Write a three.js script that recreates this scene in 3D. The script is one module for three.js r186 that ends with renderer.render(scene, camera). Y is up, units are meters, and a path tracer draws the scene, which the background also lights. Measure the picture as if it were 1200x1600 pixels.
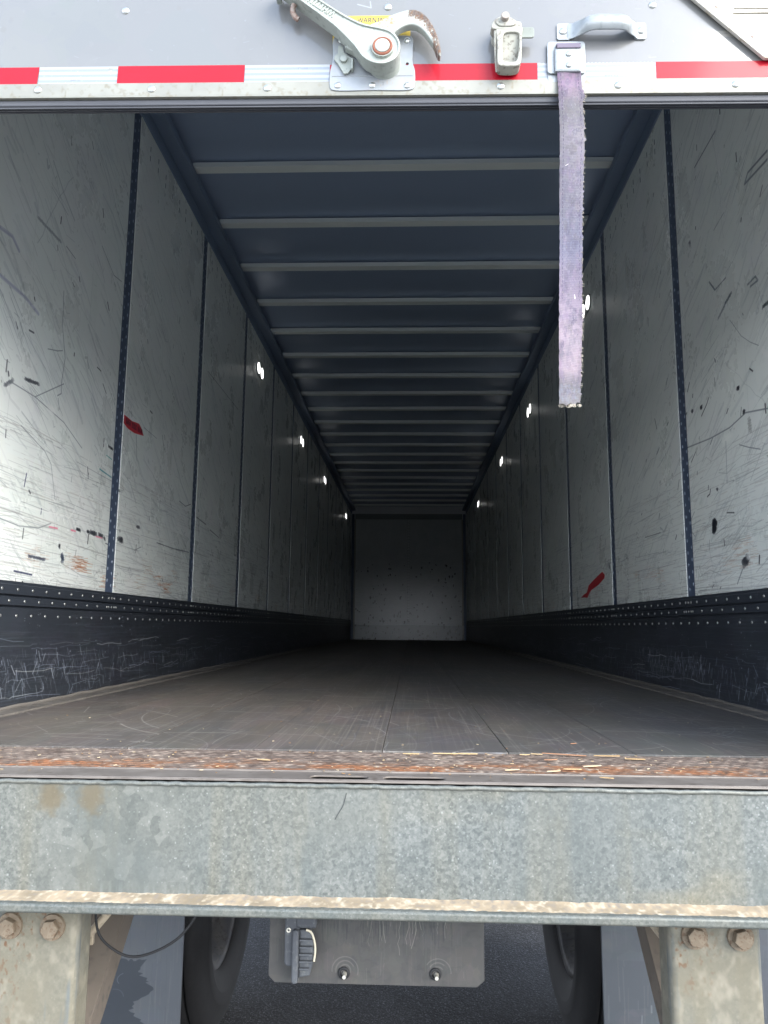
import * as THREE from 'three';
import { RoundedBoxGeometry } from 'three/addons/geometries/RoundedBoxGeometry.js';
import { mergeGeometries } from 'three/addons/utils/BufferGeometryUtils.js';
import { FontLoader } from 'three/addons/loaders/FontLoader.js';
import { TextGeometry } from 'three/addons/geometries/TextGeometry.js';

// ---------------------------------------------------------------- camera, sky, sun, exposure
const FY = 1.25;                                    // height of the trailer floor above the ground
const scene = new THREE.Scene();
const camera = new THREE.PerspectiveCamera(67.86, 0.75, 0.05, 500);
camera.rotation.order = 'YXZ';
camera.position.set(0.0657, FY + 0.2765, 1.426);
camera.rotation.set(0.1496, 0.0368, 0.0086);

const renderer = new THREE.WebGLRenderer({ antialias: true });
renderer.toneMapping = THREE.LinearToneMapping;
renderer.toneMappingExposure = 7.2;
renderer.shadowMap.enabled = true;

const sunDir = new THREE.Vector3(0.56, 0.42, 0.56).normalize();   // a veiled sun stands high behind the camera, a little to the right: soft, wide light
{
  const w = 512, h = 256, d = new Float32Array(w * h * 4), v = new THREE.Vector3();
  for (let j = 0; j < h; j++) for (let i = 0; i < w; i++) {
    const ph = (i + 0.5) / w * 2 * Math.PI - Math.PI, th = ((j + 0.5) / h - 0.5) * Math.PI;
    v.set(Math.cos(th) * Math.cos(ph), Math.sin(th), Math.cos(th) * Math.sin(ph));
    const e = Math.max(0, v.y), t = Math.pow(1 - e, 2.6), g = Math.max(0, v.dot(sunDir)), glow = 0.3 * Math.pow(g, 16) + 0.14 * Math.pow(g, 4);
    const k = (j * w + i) * 4;
    d[k] = 0.15 + 0.64 * t + glow; d[k + 1] = 0.21 + 0.62 * t + glow * 0.98; d[k + 2] = 0.32 + 0.57 * t + glow * 0.94; d[k + 3] = 1;
  }
  const sky = new THREE.DataTexture(d, w, h, THREE.RGBAFormat, THREE.FloatType);
  sky.mapping = THREE.EquirectangularReflectionMapping; sky.magFilter = sky.minFilter = THREE.LinearFilter; sky.wrapS = THREE.RepeatWrapping; sky.needsUpdate = true;
  scene.background = sky; scene.environment = sky;
}
const sun = new THREE.DirectionalLight(new THREE.Color(1, 0.95, 0.88), 0.95);
sun.position.copy(sunDir).multiplyScalar(40); sun.castShadow = true; sun.shadow.radius = 78;
Object.assign(sun.shadow.camera, { left: -20, right: 20, top: 20, bottom: -20, near: 1, far: 90 });
sun.shadow.mapSize.set(2048, 2048);
scene.add(sun, sun.target);

// ---------------------------------------------------------------- helpers
let SEED = 1;
const seed = (s) => { SEED = s * 7919 + 13; };
const rnd = (a = 1, b) => { SEED = (SEED + 0x6d2b79f5) | 0; let t = Math.imul(SEED ^ (SEED >>> 15), 1 | SEED); t = (t + Math.imul(t ^ (t >>> 7), 61 | t)) ^ t; const r = ((t ^ (t >>> 14)) >>> 0) / 4294967296; return b === undefined ? r * a : a + r * (b - a); };
const hash = (x, y, s) => { let h = Math.imul(x | 0, 374761393) + Math.imul(y | 0, 668265263) + Math.imul(s | 0, 982451653); h = Math.imul(h ^ (h >>> 13), 1274126177); return ((h ^ (h >>> 16)) >>> 0) / 4294967296; };
const sm = (t) => t * t * (3 - 2 * t);
function noise(x, y, s) { const i = Math.floor(x), j = Math.floor(y), u = sm(x - i), v = sm(y - j); return (hash(i, j, s) * (1 - u) + hash(i + 1, j, s) * u) * (1 - v) + (hash(i, j + 1, s) * (1 - u) + hash(i + 1, j + 1, s) * u) * v; }
function fbm(x, y, s, n = 4) { let a = 0, w = 0.5, t = 0; for (let k = 0; k < n; k++) { a += w * noise(x, y, s + k); t += w; x *= 2.03; y *= 2.03; w *= 0.5; } return a / t; }
const clamp = (v, a = 0, b = 1) => Math.min(b, Math.max(a, v));
const step = (a, b, v) => sm(clamp((v - a) / (b - a)));
const mixc = (a, b, t) => [a[0] + (b[0] - a[0]) * t, a[1] + (b[1] - a[1]) * t, a[2] + (b[2] - a[2]) * t];
const rgb = (hex) => [1, 3, 5].map((i) => parseInt(hex.slice(i, i + 2), 16));

// a texture from f(u, v) -> [r, g, b] in 0..255 sRGB (v upward); srgb false for roughness and bump
function dataTex(w, h, f, srgb = true, repeat = true) {
  const d = new Uint8Array(w * h * 4);
  for (let j = 0; j < h; j++) for (let i = 0; i < w; i++) { const c = f((i + 0.5) / w, (j + 0.5) / h, i, j), k = (j * w + i) * 4; d[k] = clamp(c[0], 0, 255); d[k + 1] = clamp(c[1], 0, 255); d[k + 2] = clamp(c[2], 0, 255); d[k + 3] = 255; }
  const t = new THREE.DataTexture(d, w, h); t.magFilter = THREE.LinearFilter; t.minFilter = THREE.LinearMipmapLinearFilter; t.generateMipmaps = true;
  if (srgb) t.colorSpace = THREE.SRGBColorSpace;
  t.wrapS = t.wrapT = repeat ? THREE.RepeatWrapping : THREE.ClampToEdgeWrapping; t.needsUpdate = true;
  return t;
}
function canvasTex(w, h, draw, wrap = THREE.ClampToEdgeWrapping) {
  const c = document.createElement('canvas'); c.width = w; c.height = h;
  const g = c.getContext('2d'); g.lineCap = 'round'; g.lineJoin = 'round'; draw(g, w, h);
  const t = new THREE.CanvasTexture(c); t.colorSpace = THREE.SRGBColorSpace; t.wrapS = t.wrapT = wrap; t.anisotropy = 8;
  return t;
}
const mat = (o) => { if (typeof o.color === 'string') o.color = new THREE.Color(o.color); return new THREE.MeshPhysicalMaterial({ roughness: 0.6, ...o }); };
function mesh(name, geo, m, parent) {
  const o = new THREE.Mesh(geo, m); o.name = name; o.castShadow = o.receiveShadow = true;
  if (parent) parent.add(o);
  return o;
}
const tag = (o, label, category, group) => { o.userData.label = label; o.userData.category = category; if (group) o.userData.group = group; return o; };
const box = (x0, x1, y0, y1, z0, z1, r = 0) => {
  const w = Math.abs(x1 - x0), h = Math.abs(y1 - y0), d = Math.abs(z1 - z0);
  const g = r ? new RoundedBoxGeometry(w, h, d, 2, r) : new THREE.BoxGeometry(w, h, d);
  return g.translate((x0 + x1) / 2, (y0 + y1) / 2, (z0 + z1) / 2);
};
// uv from two position axes: u = (p[a] - a0) / aw, v = (p[b] - b0) / bh
function uvPlanar(g, a, b, a0, aw, b0, bh) {
  const p = g.attributes.position, uv = new Float32Array(p.count * 2);
  for (let i = 0; i < p.count; i++) { uv[2 * i] = (p.getComponent(i, a) - a0) / aw; uv[2 * i + 1] = (p.getComponent(i, b) - b0) / bh; }
  g.setAttribute('uv', new THREE.BufferAttribute(uv, 2));
  return g;
}
// uv in metres chosen by the face normal
function uvBox(g, s = 1) {
  const q = g.index ? g.toNonIndexed() : g, p = q.attributes.position, n = q.attributes.normal, uv = new Float32Array(p.count * 2);
  for (let i = 0; i < p.count; i += 3) {
    let nx = 0, ny = 0, nz = 0;
    for (let k = 0; k < 3; k++) { nx += n.getX(i + k); ny += n.getY(i + k); nz += n.getZ(i + k); }
    nx = Math.abs(nx); ny = Math.abs(ny); nz = Math.abs(nz);
    for (let k = 0; k < 3; k++) {
      const x = p.getX(i + k), y = p.getY(i + k), z = p.getZ(i + k);
      const [a, b] = nz >= nx && nz >= ny ? [x, y] : nx >= ny ? [z, y] : [x, z];
      uv[2 * (i + k)] = a / s; uv[2 * (i + k) + 1] = b / s;
    }
  }
  q.setAttribute('uv', new THREE.BufferAttribute(uv, 2));
  return q;
}
const shapeOf = (pts) => { const s = new THREE.Shape(); pts.forEach(([x, y], i) => (i ? s.lineTo(x, y) : s.moveTo(x, y))); s.closePath(); return s; };
function smoothShape(pts, n = 60) { return new THREE.Shape(new THREE.CatmullRomCurve3(pts.map(([x, y]) => new THREE.Vector3(x, y, 0)), true, 'centripetal').getPoints(n).map((p) => new THREE.Vector2(p.x, p.y))); }
function ex(shape, z0, depth, bevel = 0.001, curve = 8) {
  const s = Array.isArray(shape) ? shapeOf(shape) : shape;
  return new THREE.ExtrudeGeometry(s, { depth: depth - 2 * bevel, bevelEnabled: bevel > 0, bevelThickness: bevel, bevelSize: bevel, bevelOffset: -bevel, bevelSegments: 2, curveSegments: curve }).translate(0, 0, z0 + bevel);
}
function rrect(x0, x1, y0, y1, r) {
  const s = new THREE.Shape(); s.moveTo(x0 + r, y0); s.lineTo(x1 - r, y0); s.absarc(x1 - r, y0 + r, r, -Math.PI / 2, 0); s.lineTo(x1, y1 - r); s.absarc(x1 - r, y1 - r, r, 0, Math.PI / 2);
  s.lineTo(x0 + r, y1); s.absarc(x0 + r, y1 - r, r, Math.PI / 2, Math.PI); s.lineTo(x0, y0 + r); s.absarc(x0 + r, y0 + r, r, Math.PI, Math.PI * 1.5); return s;
}
const circ = (x, y, r) => { const p = new THREE.Path(); p.absarc(x, y, r, 0, Math.PI * 2); return p; };
const tube = (pts, r, n = 48, k = 8) => new THREE.TubeGeometry(new THREE.CatmullRomCurve3(pts.map((p) => new THREE.Vector3(...p)), false, 'centripetal'), n, r, k);
const dome = (r, h, seg = 14) => new THREE.SphereGeometry(r, seg, 6, 0, Math.PI * 2, 0, Math.PI / 2).scale(1, h / r, 1).rotateX(Math.PI / 2);   // faces +z
const merge = (list) => mergeGeometries(list.map((g) => { const q = g.index ? g.toNonIndexed() : g; for (const k of Object.keys(q.attributes)) if (!['position', 'normal', 'uv'].includes(k)) q.deleteAttribute(k); return q; }));
function stroke(g, pts, w, c, a) {
  g.globalAlpha = a; g.strokeStyle = c; g.lineWidth = w; g.beginPath();
  pts.forEach(([x, y], i) => (i ? g.lineTo(x, y) : g.moveTo(x, y))); g.stroke(); g.globalAlpha = 1;
}
// an irregular little blot
function blot(g, x, y, rx, ry, c, a) {
  g.globalAlpha = a; g.fillStyle = c; g.beginPath();
  for (let k = 0; k < 14; k++) { const t = k / 14 * Math.PI * 2, r = 0.6 + rnd(0.7); const px = x + Math.cos(t) * rx * r, py = y + Math.sin(t) * ry * r; k ? g.lineTo(px, py) : g.moveTo(px, py); }
  g.closePath(); g.fill(); g.globalAlpha = 1;
}
// soft mottling laid over a canvas with many faint irregular patches
function mottle(g, w, h, n, size, cols, a) { for (let i = 0; i < n; i++) blot(g, rnd(w), rnd(h), size * rnd(0.4, 1.6), size * rnd(0.4, 1.6), cols[Math.floor(rnd(cols.length))], a * rnd(0.4, 1)); }

// ---------------------------------------------------------------- surface textures
// marks seen on the nearest wall panels: [width in m, colour, opacity, points as [z, height above floor]]
const MARKS_L = [
[0.012,'#14171f',0.9,[[-1.364,1.633],[-1.373,1.618]]],
[0.01,'#14171f',0.8,[[-1.314,1.585],[-1.327,1.575]]],
[0.012,'#14171f',0.8,[[-1.039,1.400],[-1.045,1.391]]],
[0.014,'#14171f',0.7,[[-1.023,1.274],[-1.054,1.277]]],
[0.01,'#14171f',0.9,[[-1.585,1.339],[-1.625,1.336]]],
[0.01,'#14171f',0.9,[[-1.653,1.289],[-1.692,1.259]]],
[0.02,'#2c3038',0.8,[[-1.024,1.101],[-1.112,1.112]]],
[0.02,'#2c3038',0.6,[[-0.901,1.038],[-0.945,1.070]]],
[0.018,'#14171f',0.9,[[-1.755,1.042],[-1.798,1.038]]],
[0.012,'#2a2a50',0.8,[[-1.082,0.784],[-1.072,0.737]]],
[0.012,'#14171f',0.8,[[-1.558,0.907],[-1.571,0.862]]],
[0.006,'#6d7478',0.9,[[-1.265,1.107],[-1.282,1.068]]],
[0.012,'#2a2a50',0.8,[[-1.204,0.681],[-1.202,0.662]]],
[0.02,'#14171f',0.95,[[-1.497,0.647],[-1.527,0.644]]],
[0.02,'#14171f',0.95,[[-1.598,0.650],[-1.605,0.648]]],
[0.032,'#14171f',0.95,[[-1.630,0.649],[-1.675,0.649]]],
[0.024,'#14171f',0.95,[[-1.714,0.651],[-1.748,0.647]]],
[0.018,'#14171f',0.9,[[-1.769,0.644],[-1.777,0.636]]],
[0.03,'#20283a',0.95,[[-1.388,0.531],[-1.396,0.513]]],
[0.018,'#14171f',0.9,[[-1.361,0.567],[-1.362,0.560]]],
[0.018,'#343a48',0.8,[[-1.139,0.506],[-1.255,0.505]]],
[0.014,'#2a2d48',0.8,[[-1.050,0.449],[-1.171,0.444]]],
[0.01,'#6d7478',0.7,[[-1.248,1.520],[-1.258,1.385],[-1.297,1.273],[-1.282,1.167],[-1.288,1.132],[-1.259,1.115]]],
[0.007,'#6d7478',0.8,[[-1.161,1.259],[-1.233,1.279],[-1.273,1.294]]],
[0.009,'#6d7478',0.7,[[-0.926,1.061],[-1.097,1.060],[-1.302,1.174]]],
[0.008,'#6d7478',0.8,[[-1.097,1.060],[-1.325,1.030],[-1.493,0.971]]],
[0.008,'#6d7478',0.7,[[-1.020,0.936],[-1.195,0.889],[-1.249,0.853],[-1.299,0.731]]],
[0.009,'#eef0ec',0.9,[[-1.572,0.974],[-1.528,0.822],[-1.459,0.708],[-1.429,0.683]]],
[0.008,'#eef0ec',0.7,[[-0.928,0.669],[-1.181,0.673],[-1.434,0.684]]],
[0.01,'#6d7478',0.6,[[-0.938,0.609],[-1.060,0.600],[-1.191,0.610],[-1.283,0.639]]],
[0.012,'#2d7f88',0.8,[[-1.677,0.924],[-1.804,0.913]]],
[0.01,'#2d8f88',0.6,[[-1.734,0.997],[-1.798,0.992]]],
[0.014,'#e07890',0.8,[[-1.270,0.625],[-1.336,0.627]]],
[0.014,'#e07890',0.9,[[-1.448,0.636],[-1.487,0.636]]],
[0.012,'#e07890',0.8,[[-1.683,0.639],[-1.749,0.639]]],
[0.05,'#eef0ec',0.5,[[-1.208,1.051],[-1.238,1.050]]],
[0.01,'#14171f',0.6,[[-1.786,0.621],[-1.851,0.617]]],
[0.03,'#7c7fa0',0.35,[[-0.794,1.527],[-0.871,1.536],[-0.917,1.510]]],
[0.03,'#7c7fa0',0.35,[[-0.818,1.376],[-0.981,1.374],[-1.074,1.356]]],
[0.02,'#6d7478',0.5,[[-1.021,1.689],[-1.194,1.690]]],
[0.008,'#6d7478',0.8,[[-1.241,1.697],[-1.321,1.688]]],
[0.008,'#6d7478',0.8,[[-1.555,1.863],[-1.692,1.799],[-1.780,1.811]]],
[0.01,'#14171f',0.9,[[-2.441,1.266],[-2.458,1.229]]],
[0.012,'#14171f',0.9,[[-2.458,1.229],[-2.484,1.200]]],
[0.016,'#14171f',0.9,[[-2.240,1.340],[-2.269,1.336]]],
[0.012,'#14171f',0.8,[[-2.585,1.178],[-2.601,1.146]]],
[0.04,'#14171f',0.9,[[-1.933,0.657],[-1.972,0.653]]],
[0.025,'#14171f',0.9,[[-2.146,0.740],[-2.181,0.742]]],
[0.012,'#3a3f48',0.8,[[-2.441,0.696],[-2.708,0.693],[-3.012,0.701]]],
[0.01,'#6d7478',0.8,[[-2.130,0.625],[-2.213,0.649]]],
[0.01,'#30343c',0.9,[[-2.781,0.970],[-2.906,0.960],[-3.005,0.988]]],
[0.01,'#14171f',0.9,[[-2.636,0.928],[-2.650,0.916]]],
[0.01,'#14171f',0.8,[[-2.790,0.763],[-2.807,0.729]]],
[0.06,'#eef0ec',0.6,[[-1.980,1.051],[-2.013,1.049]]],
[0.01,'#eef0ec',0.7,[[-1.947,1.055],[-2.024,1.079]]],
[0.012,'#6d7478',0.7,[[-2.069,1.171],[-2.096,1.052]]],
[0.008,'#6d7478',0.7,[[-2.164,1.234],[-2.356,1.227]]],
[0.012,'#14171f',0.85,[[-3.138,0.930],[-3.361,0.912]]],
[0.012,'#14171f',0.85,[[-3.458,0.891],[-3.696,0.869]]],
[0.008,'#14171f',0.6,[[-3.247,1.896],[-4.110,1.892]]],
[0.05,'#eef0ec',0.5,[[-3.204,1.052],[-3.250,1.039]]],
[0.012,'#14171f',0.7,[[-3.254,1.196],[-3.270,1.187]]]];
const MARKS_R = [
[0.05,'#14171f',0.95,[[-1.571,0.692],[-1.572,0.685]]],
[0.045,'#14171f',0.95,[[-1.574,0.670],[-1.575,0.662]]],
[0.012,'#14171f',0.95,[[-1.626,0.803],[-1.599,0.809],[-1.590,0.826]]],
[0.018,'#14171f',0.9,[[-1.527,0.817],[-1.522,0.813]]],
[0.05,'#23262c',0.8,[[-1.324,0.511],[-1.302,0.523]]],
[0.03,'#eef0ec',0.5,[[-1.296,0.527],[-1.285,0.533]]],
[0.014,'#6d7478',0.7,[[-1.343,0.490],[-1.393,0.442]]],
[0.012,'#14171f',0.9,[[-1.752,1.319],[-1.780,1.288]]],
[0.012,'#14171f',0.9,[[-1.558,1.191],[-1.581,1.172],[-1.640,1.141]]],
[0.022,'#14171f',0.8,[[-1.740,1.191],[-1.734,1.187]]],
[0.026,'#14171f',0.9,[[-1.642,1.176],[-1.635,1.177]]],
[0.016,'#14171f',0.9,[[-1.800,1.200],[-1.817,1.191]]],
[0.024,'#14171f',0.9,[[-1.282,1.145],[-1.292,1.146]]],
[0.024,'#14171f',0.9,[[-1.252,1.048],[-1.253,1.045]]],
[0.012,'#14171f',0.9,[[-1.186,1.184],[-1.163,1.167]]],
[0.01,'#14171f',0.8,[[-1.722,1.010],[-1.778,0.978]]],
[0.01,'#3a3f48',0.8,[[-1.543,1.022],[-1.565,1.004]]],
[0.06,'#eef0ec',0.6,[[-1.430,0.986],[-1.383,0.987]]],
[0.01,'#eef0ec',0.7,[[-1.371,0.991],[-1.442,0.984]]],
[0.009,'#8a9094',0.8,[[-1.419,0.979],[-1.430,0.821]]],
[0.03,'#6d7068',0.6,[[-1.216,1.009],[-1.212,0.969]]],
[0.012,'#6d7478',0.8,[[-1.071,1.006],[-1.238,1.039],[-1.378,1.022],[-1.561,1.027],[-1.829,1.051]]],
[0.008,'#6d7478',0.8,[[-1.306,0.939],[-1.230,0.911],[-1.145,0.884]]],
[0.012,'#14171f',0.9,[[-1.489,0.615],[-1.486,0.592]]],
[0.01,'#14171f',0.7,[[-1.446,0.711],[-1.384,0.702]]],
[0.008,'#6d7478',0.7,[[-1.772,0.763],[-1.813,0.736],[-1.819,0.688],[-1.779,0.661]]],
[0.016,'#47505a',0.6,[[-1.347,2.210],[-1.568,2.198]]],
[0.02,'#47505a',0.6,[[-0.957,1.862],[-1.102,1.876],[-1.132,1.851],[-1.071,1.844],[-0.961,1.833]]],
[0.016,'#4a545e',0.9,[[-1.486,1.648],[-1.436,1.592]]],
[0.01,'#4a545e',0.8,[[-1.436,1.592],[-1.331,1.593]]],
[0.02,'#39424c',0.8,[[-1.296,1.515],[-1.351,1.497]]],
[0.02,'#39424c',0.5,[[-1.358,1.492],[-1.422,1.468]]],
[0.016,'#4a545e',0.6,[[-1.158,1.483],[-1.097,1.485],[-1.081,1.463],[-1.140,1.467]]],
[0.02,'#222a30',0.9,[[-1.020,1.357],[-1.058,1.356]]],
[0.006,'#6d7478',0.8,[[-1.321,1.420],[-1.234,1.323],[-1.168,1.274],[-1.108,1.239]]],
[0.02,'#14171f',0.7,[[-1.667,1.917],[-1.662,1.900]]],
[0.01,'#6d7478',0.7,[[-1.313,1.847],[-1.414,1.830]]],
[0.012,'#14171f',0.6,[[-1.480,1.328],[-1.470,1.309]]],
[0.03,'#eef0ec',0.4,[[-1.087,1.220],[-1.046,1.179]]],
[0.01,'#14171f',0.8,[[-1.213,1.399],[-1.208,1.392]]],
[0.06,'#eef0ec',0.7,[[-2.144,0.972],[-2.054,0.975]]],
[0.012,'#eef0ec',0.8,[[-2.040,0.952],[-1.987,0.965]]],
[0.014,'#14171f',0.9,[[-2.224,1.290],[-2.202,1.236]]],
[0.012,'#14171f',0.9,[[-2.178,1.135],[-2.219,1.113]]],
[0.012,'#14171f',0.8,[[-1.933,0.931],[-1.955,0.892]]],
[0.01,'#14171f',0.8,[[-2.082,1.611],[-2.095,1.590]]],
[0.014,'#14171f',0.9,[[-2.056,1.212],[-2.037,1.222]]],
[0.012,'#14171f',0.8,[[-2.380,1.123],[-2.392,1.113]]],
[0.012,'#14171f',0.8,[[-2.557,1.720],[-2.599,1.681]]],
[0.008,'#14171f',0.7,[[-2.456,0.735],[-2.216,0.731]]],
[0.006,'#14171f',0.6,[[-2.623,1.163],[-2.705,1.099]]],
[0.05,'#eef0ec',0.6,[[-3.397,0.992],[-3.299,0.990]]],
[0.025,'#14171f',0.95,[[-3.189,0.662],[-3.177,0.638]]],
[0.012,'#14171f',0.9,[[-3.309,0.683],[-3.310,0.676]]],
[0.012,'#14171f',0.8,[[-3.564,1.565],[-3.622,1.549]]],
[0.01,'#14171f',0.8,[[-4.431,1.722],[-4.586,1.734]]],
[0.01,'#14171f',0.8,[[-3.351,1.202],[-3.352,1.194]]],
[0.01,'#14171f',0.8,[[-3.682,1.249],[-3.683,1.240]]]];

const LINER_Y0 = 0.415, LINER_Y1 = 2.72;
function drawPanel(g, w, h, zA, zB, s, marks, amount = 1) {
  seed(s);
  const H = LINER_Y1 - LINER_Y0, X = (z) => (z - zA) / (zB - zA) * w, Y = (y) => (LINER_Y1 - y) / H * h, M = h / H, MX = w / (zB - zA);
  g.fillStyle = '#e2e6e1'; g.fillRect(0, 0, w, h);
  mottle(g, w, h, 120, 0.09 * M, ['#d3d8d4', '#e9ece8', '#dadcd6', '#e0e3e1'], 0.2);
  mottle(g, w, h, 320, 0.012 * M, ['#c0c5c1', '#eff1ee', '#c9cbc5'], 0.1);
  // scuffs and drag lines: cargo slides in and settles, so most run inward and down
  for (let i = 0; i < 430 * amount; i++) {
    const y = LINER_Y0 + H * Math.pow(rnd(), 1.35), z = rnd(zA - 0.1, zB + 0.1), low = y < 0.95, len = Math.pow(rnd(), 2) * 0.34 + 0.02, sl = low ? rnd(-0.06, 0.16) : rnd(0.25, 0.85), c = rnd(-0.03, 0.03);
    const col = rnd() < 0.14 ? '#e6e8e5' : ['#7d8487', '#8d9392', '#6b7277', '#9a9c98'][Math.floor(rnd(4))];
    stroke(g, [[X(z), Y(y)], [X(z - len * 0.5), Y(y - len * 0.5 * sl + c)], [X(z - len), Y(y - len * sl)]], Math.max(0.7, rnd(0.0008, rnd() < 0.12 ? 0.012 : 0.004) * M), col, rnd(0.08, 0.42));
  }
  for (let i = 0; i < 24 * amount; i++) {    // clusters of parallel scrapes
    const y0 = LINER_Y0 + H * Math.pow(rnd(), 1.3), z0 = rnd(zA, zB), sl = rnd(0.2, 0.9), n = 4 + Math.floor(rnd(9));
    for (let k = 0; k < n; k++) { const y = y0 + rnd(-0.05, 0.05), z = z0 + rnd(-0.06, 0.06), len = rnd(0.03, 0.18); stroke(g, [[X(z), Y(y)], [X(z - len), Y(y - len * sl)]], Math.max(0.8, rnd(0.001, 0.004) * M), '#6a7276', rnd(0.1, 0.38)); }
  }
  for (let i = 0; i < 9 * amount; i++) {    // long wandering scratches
    let y = LINER_Y0 + H * Math.pow(rnd(), 1.2), z = rnd(zA, zB), a = rnd(-2.6, -0.4); const pts = [];
    for (let k = 0; k < 9; k++) { pts.push([X(z), Y(y)]); a += rnd(-0.35, 0.35); z += Math.cos(a) * 0.05; y += Math.sin(a) * 0.06; }
    stroke(g, pts, Math.max(0.8, rnd(0.0012, 0.004) * M), rnd() < 0.25 ? '#e9ebe8' : '#7f8688', rnd(0.15, 0.45));
  }
  for (let i = 0; i < 40 * amount; i++) { const y = LINER_Y0 + H * Math.pow(rnd(), 1.6), z = rnd(zA, zB), l = rnd(0.05, 0.35); stroke(g, [[X(z), Y(y + l)], [X(z + rnd(-0.01, 0.01)), Y(y)]], Math.max(0.7, 0.0016 * M), '#82888a', rnd(0.15, 0.45)); }
  // pallets and boxes rub the lowest half metre into horizontal streaks
  for (let i = 0; i < 640 * amount; i++) {
    const y = LINER_Y0 + 0.55 * Math.pow(rnd(), 1.5), z = rnd(zA - 0.2, zB + 0.1), len = 0.03 + 0.4 * Math.pow(rnd(), 2), t = rnd(-0.02, 0.04) * len;
    stroke(g, [[X(z), Y(y)], [X(z - len), Y(y - t)]], Math.max(0.7, rnd(0.0008, 0.004) * M), ['#6c7074', '#8a8c8e', '#55585e', '#a39c94', '#e4e4e2', '#7f7a76'][Math.floor(rnd(6))], rnd(0.07, 0.36));
  }
  for (let i = 0; i < 420 * amount; i++) {   // broad faint smears
    const y = LINER_Y0 + 0.2 + (H - 0.2) * Math.pow(rnd(), 1.15), z = rnd(zA, zB), len = rnd(0.02, 0.12), sl = rnd(0.35, 1.0);
    stroke(g, [[X(z), Y(y)], [X(z - len * 0.5), Y(y - len * 0.5 * sl + rnd(-0.006, 0.006))], [X(z - len), Y(y - len * sl)]], rnd(0.004, 0.016) * M, ['#747c80', '#8b9191', '#6a7378'][i % 3], rnd(0.04, 0.17));
  }
  for (let i = 0; i < 30 * amount; i++) {    // black rubber nicks
    const y = LINER_Y0 + 2.0 * Math.pow(rnd(), 1.1), z = rnd(zA, zB), len = rnd(0.006, 0.045), a = rnd(0.3, 2.0);
    stroke(g, [[X(z), Y(y)], [X(z - Math.cos(a) * len * 0.6), Y(y - Math.sin(a) * len)]], Math.max(1, rnd(0.002, 0.009) * M), '#15181f', rnd(0.5, 0.95));
  }
  for (let i = 0; i < 3 * amount; i++) {     // rusty rubs
    const y = LINER_Y0 + rnd(0.04, 0.16), z = rnd(zA + 0.1, zB - 0.1);
    for (let k = 0; k < 26; k++) { const yy = y + rnd(-0.035, 0.035), zz = z + rnd(-0.07, 0.07), l = rnd(0.02, 0.08); stroke(g, [[X(zz), Y(yy)], [X(zz - l), Y(yy)]], 0.003 * M, ['#9c6a4e', '#8c7264', '#a8795c'][k % 3], rnd(0.08, 0.3)); }
  }
  for (const [wd, col, a, pts] of marks) {
    const q = pts.map(([z, y]) => [X(z), Y(y)]);
    if (wd >= 0.018 && pts.length === 2) {
      const n = Math.max(4, Math.ceil(Math.hypot(q[1][0] - q[0][0], q[1][1] - q[0][1]) / (wd * 0.3 * M))); for (let k = 0; k < n; k++) { const t = k / (n - 1), px = q[0][0] + (q[1][0] - q[0][0]) * t, py = q[0][1] + (q[1][1] - q[0][1]) * t; if (px > -40 && px < w + 40) blot(g, px + rnd(-1, 1), py + rnd(-1, 1), wd * 0.5 * MX, wd * 0.35 * M, col, a * 0.5); }
    } else { stroke(g, q, Math.max(1, wd * 0.5 * M), col, a * 0.8); stroke(g, q.map(([x, y]) => [x + rnd(-2, 2), y + rnd(-2, 2)]), Math.max(1, wd * 0.22 * M), col, a * 0.7); }
  }
}
const rustPatch = (z, y, n, s) => { seed(s); const out = []; for (let k = 0; k < n; k++) { const zz = z + rnd(-0.06, 0.06), yy = y + rnd(-0.03, 0.03), l = rnd(0.02, 0.09); out.push([0.006, ['#a0532c', '#8f5a3c', '#b06a40'][k % 3], rnd(0.2, 0.6), [[zz, yy], [zz - l, yy + rnd(-0.004, 0.004)]]]); } return out; };
MARKS_L.push(...rustPatch(-1.53, 0.51, 50, 3), ...rustPatch(-1.79, 0.46, 26, 4), ...rustPatch(-2.6, 0.47, 30, 5), ...rustPatch(-2.45, 0.5, 16, 6));

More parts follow.
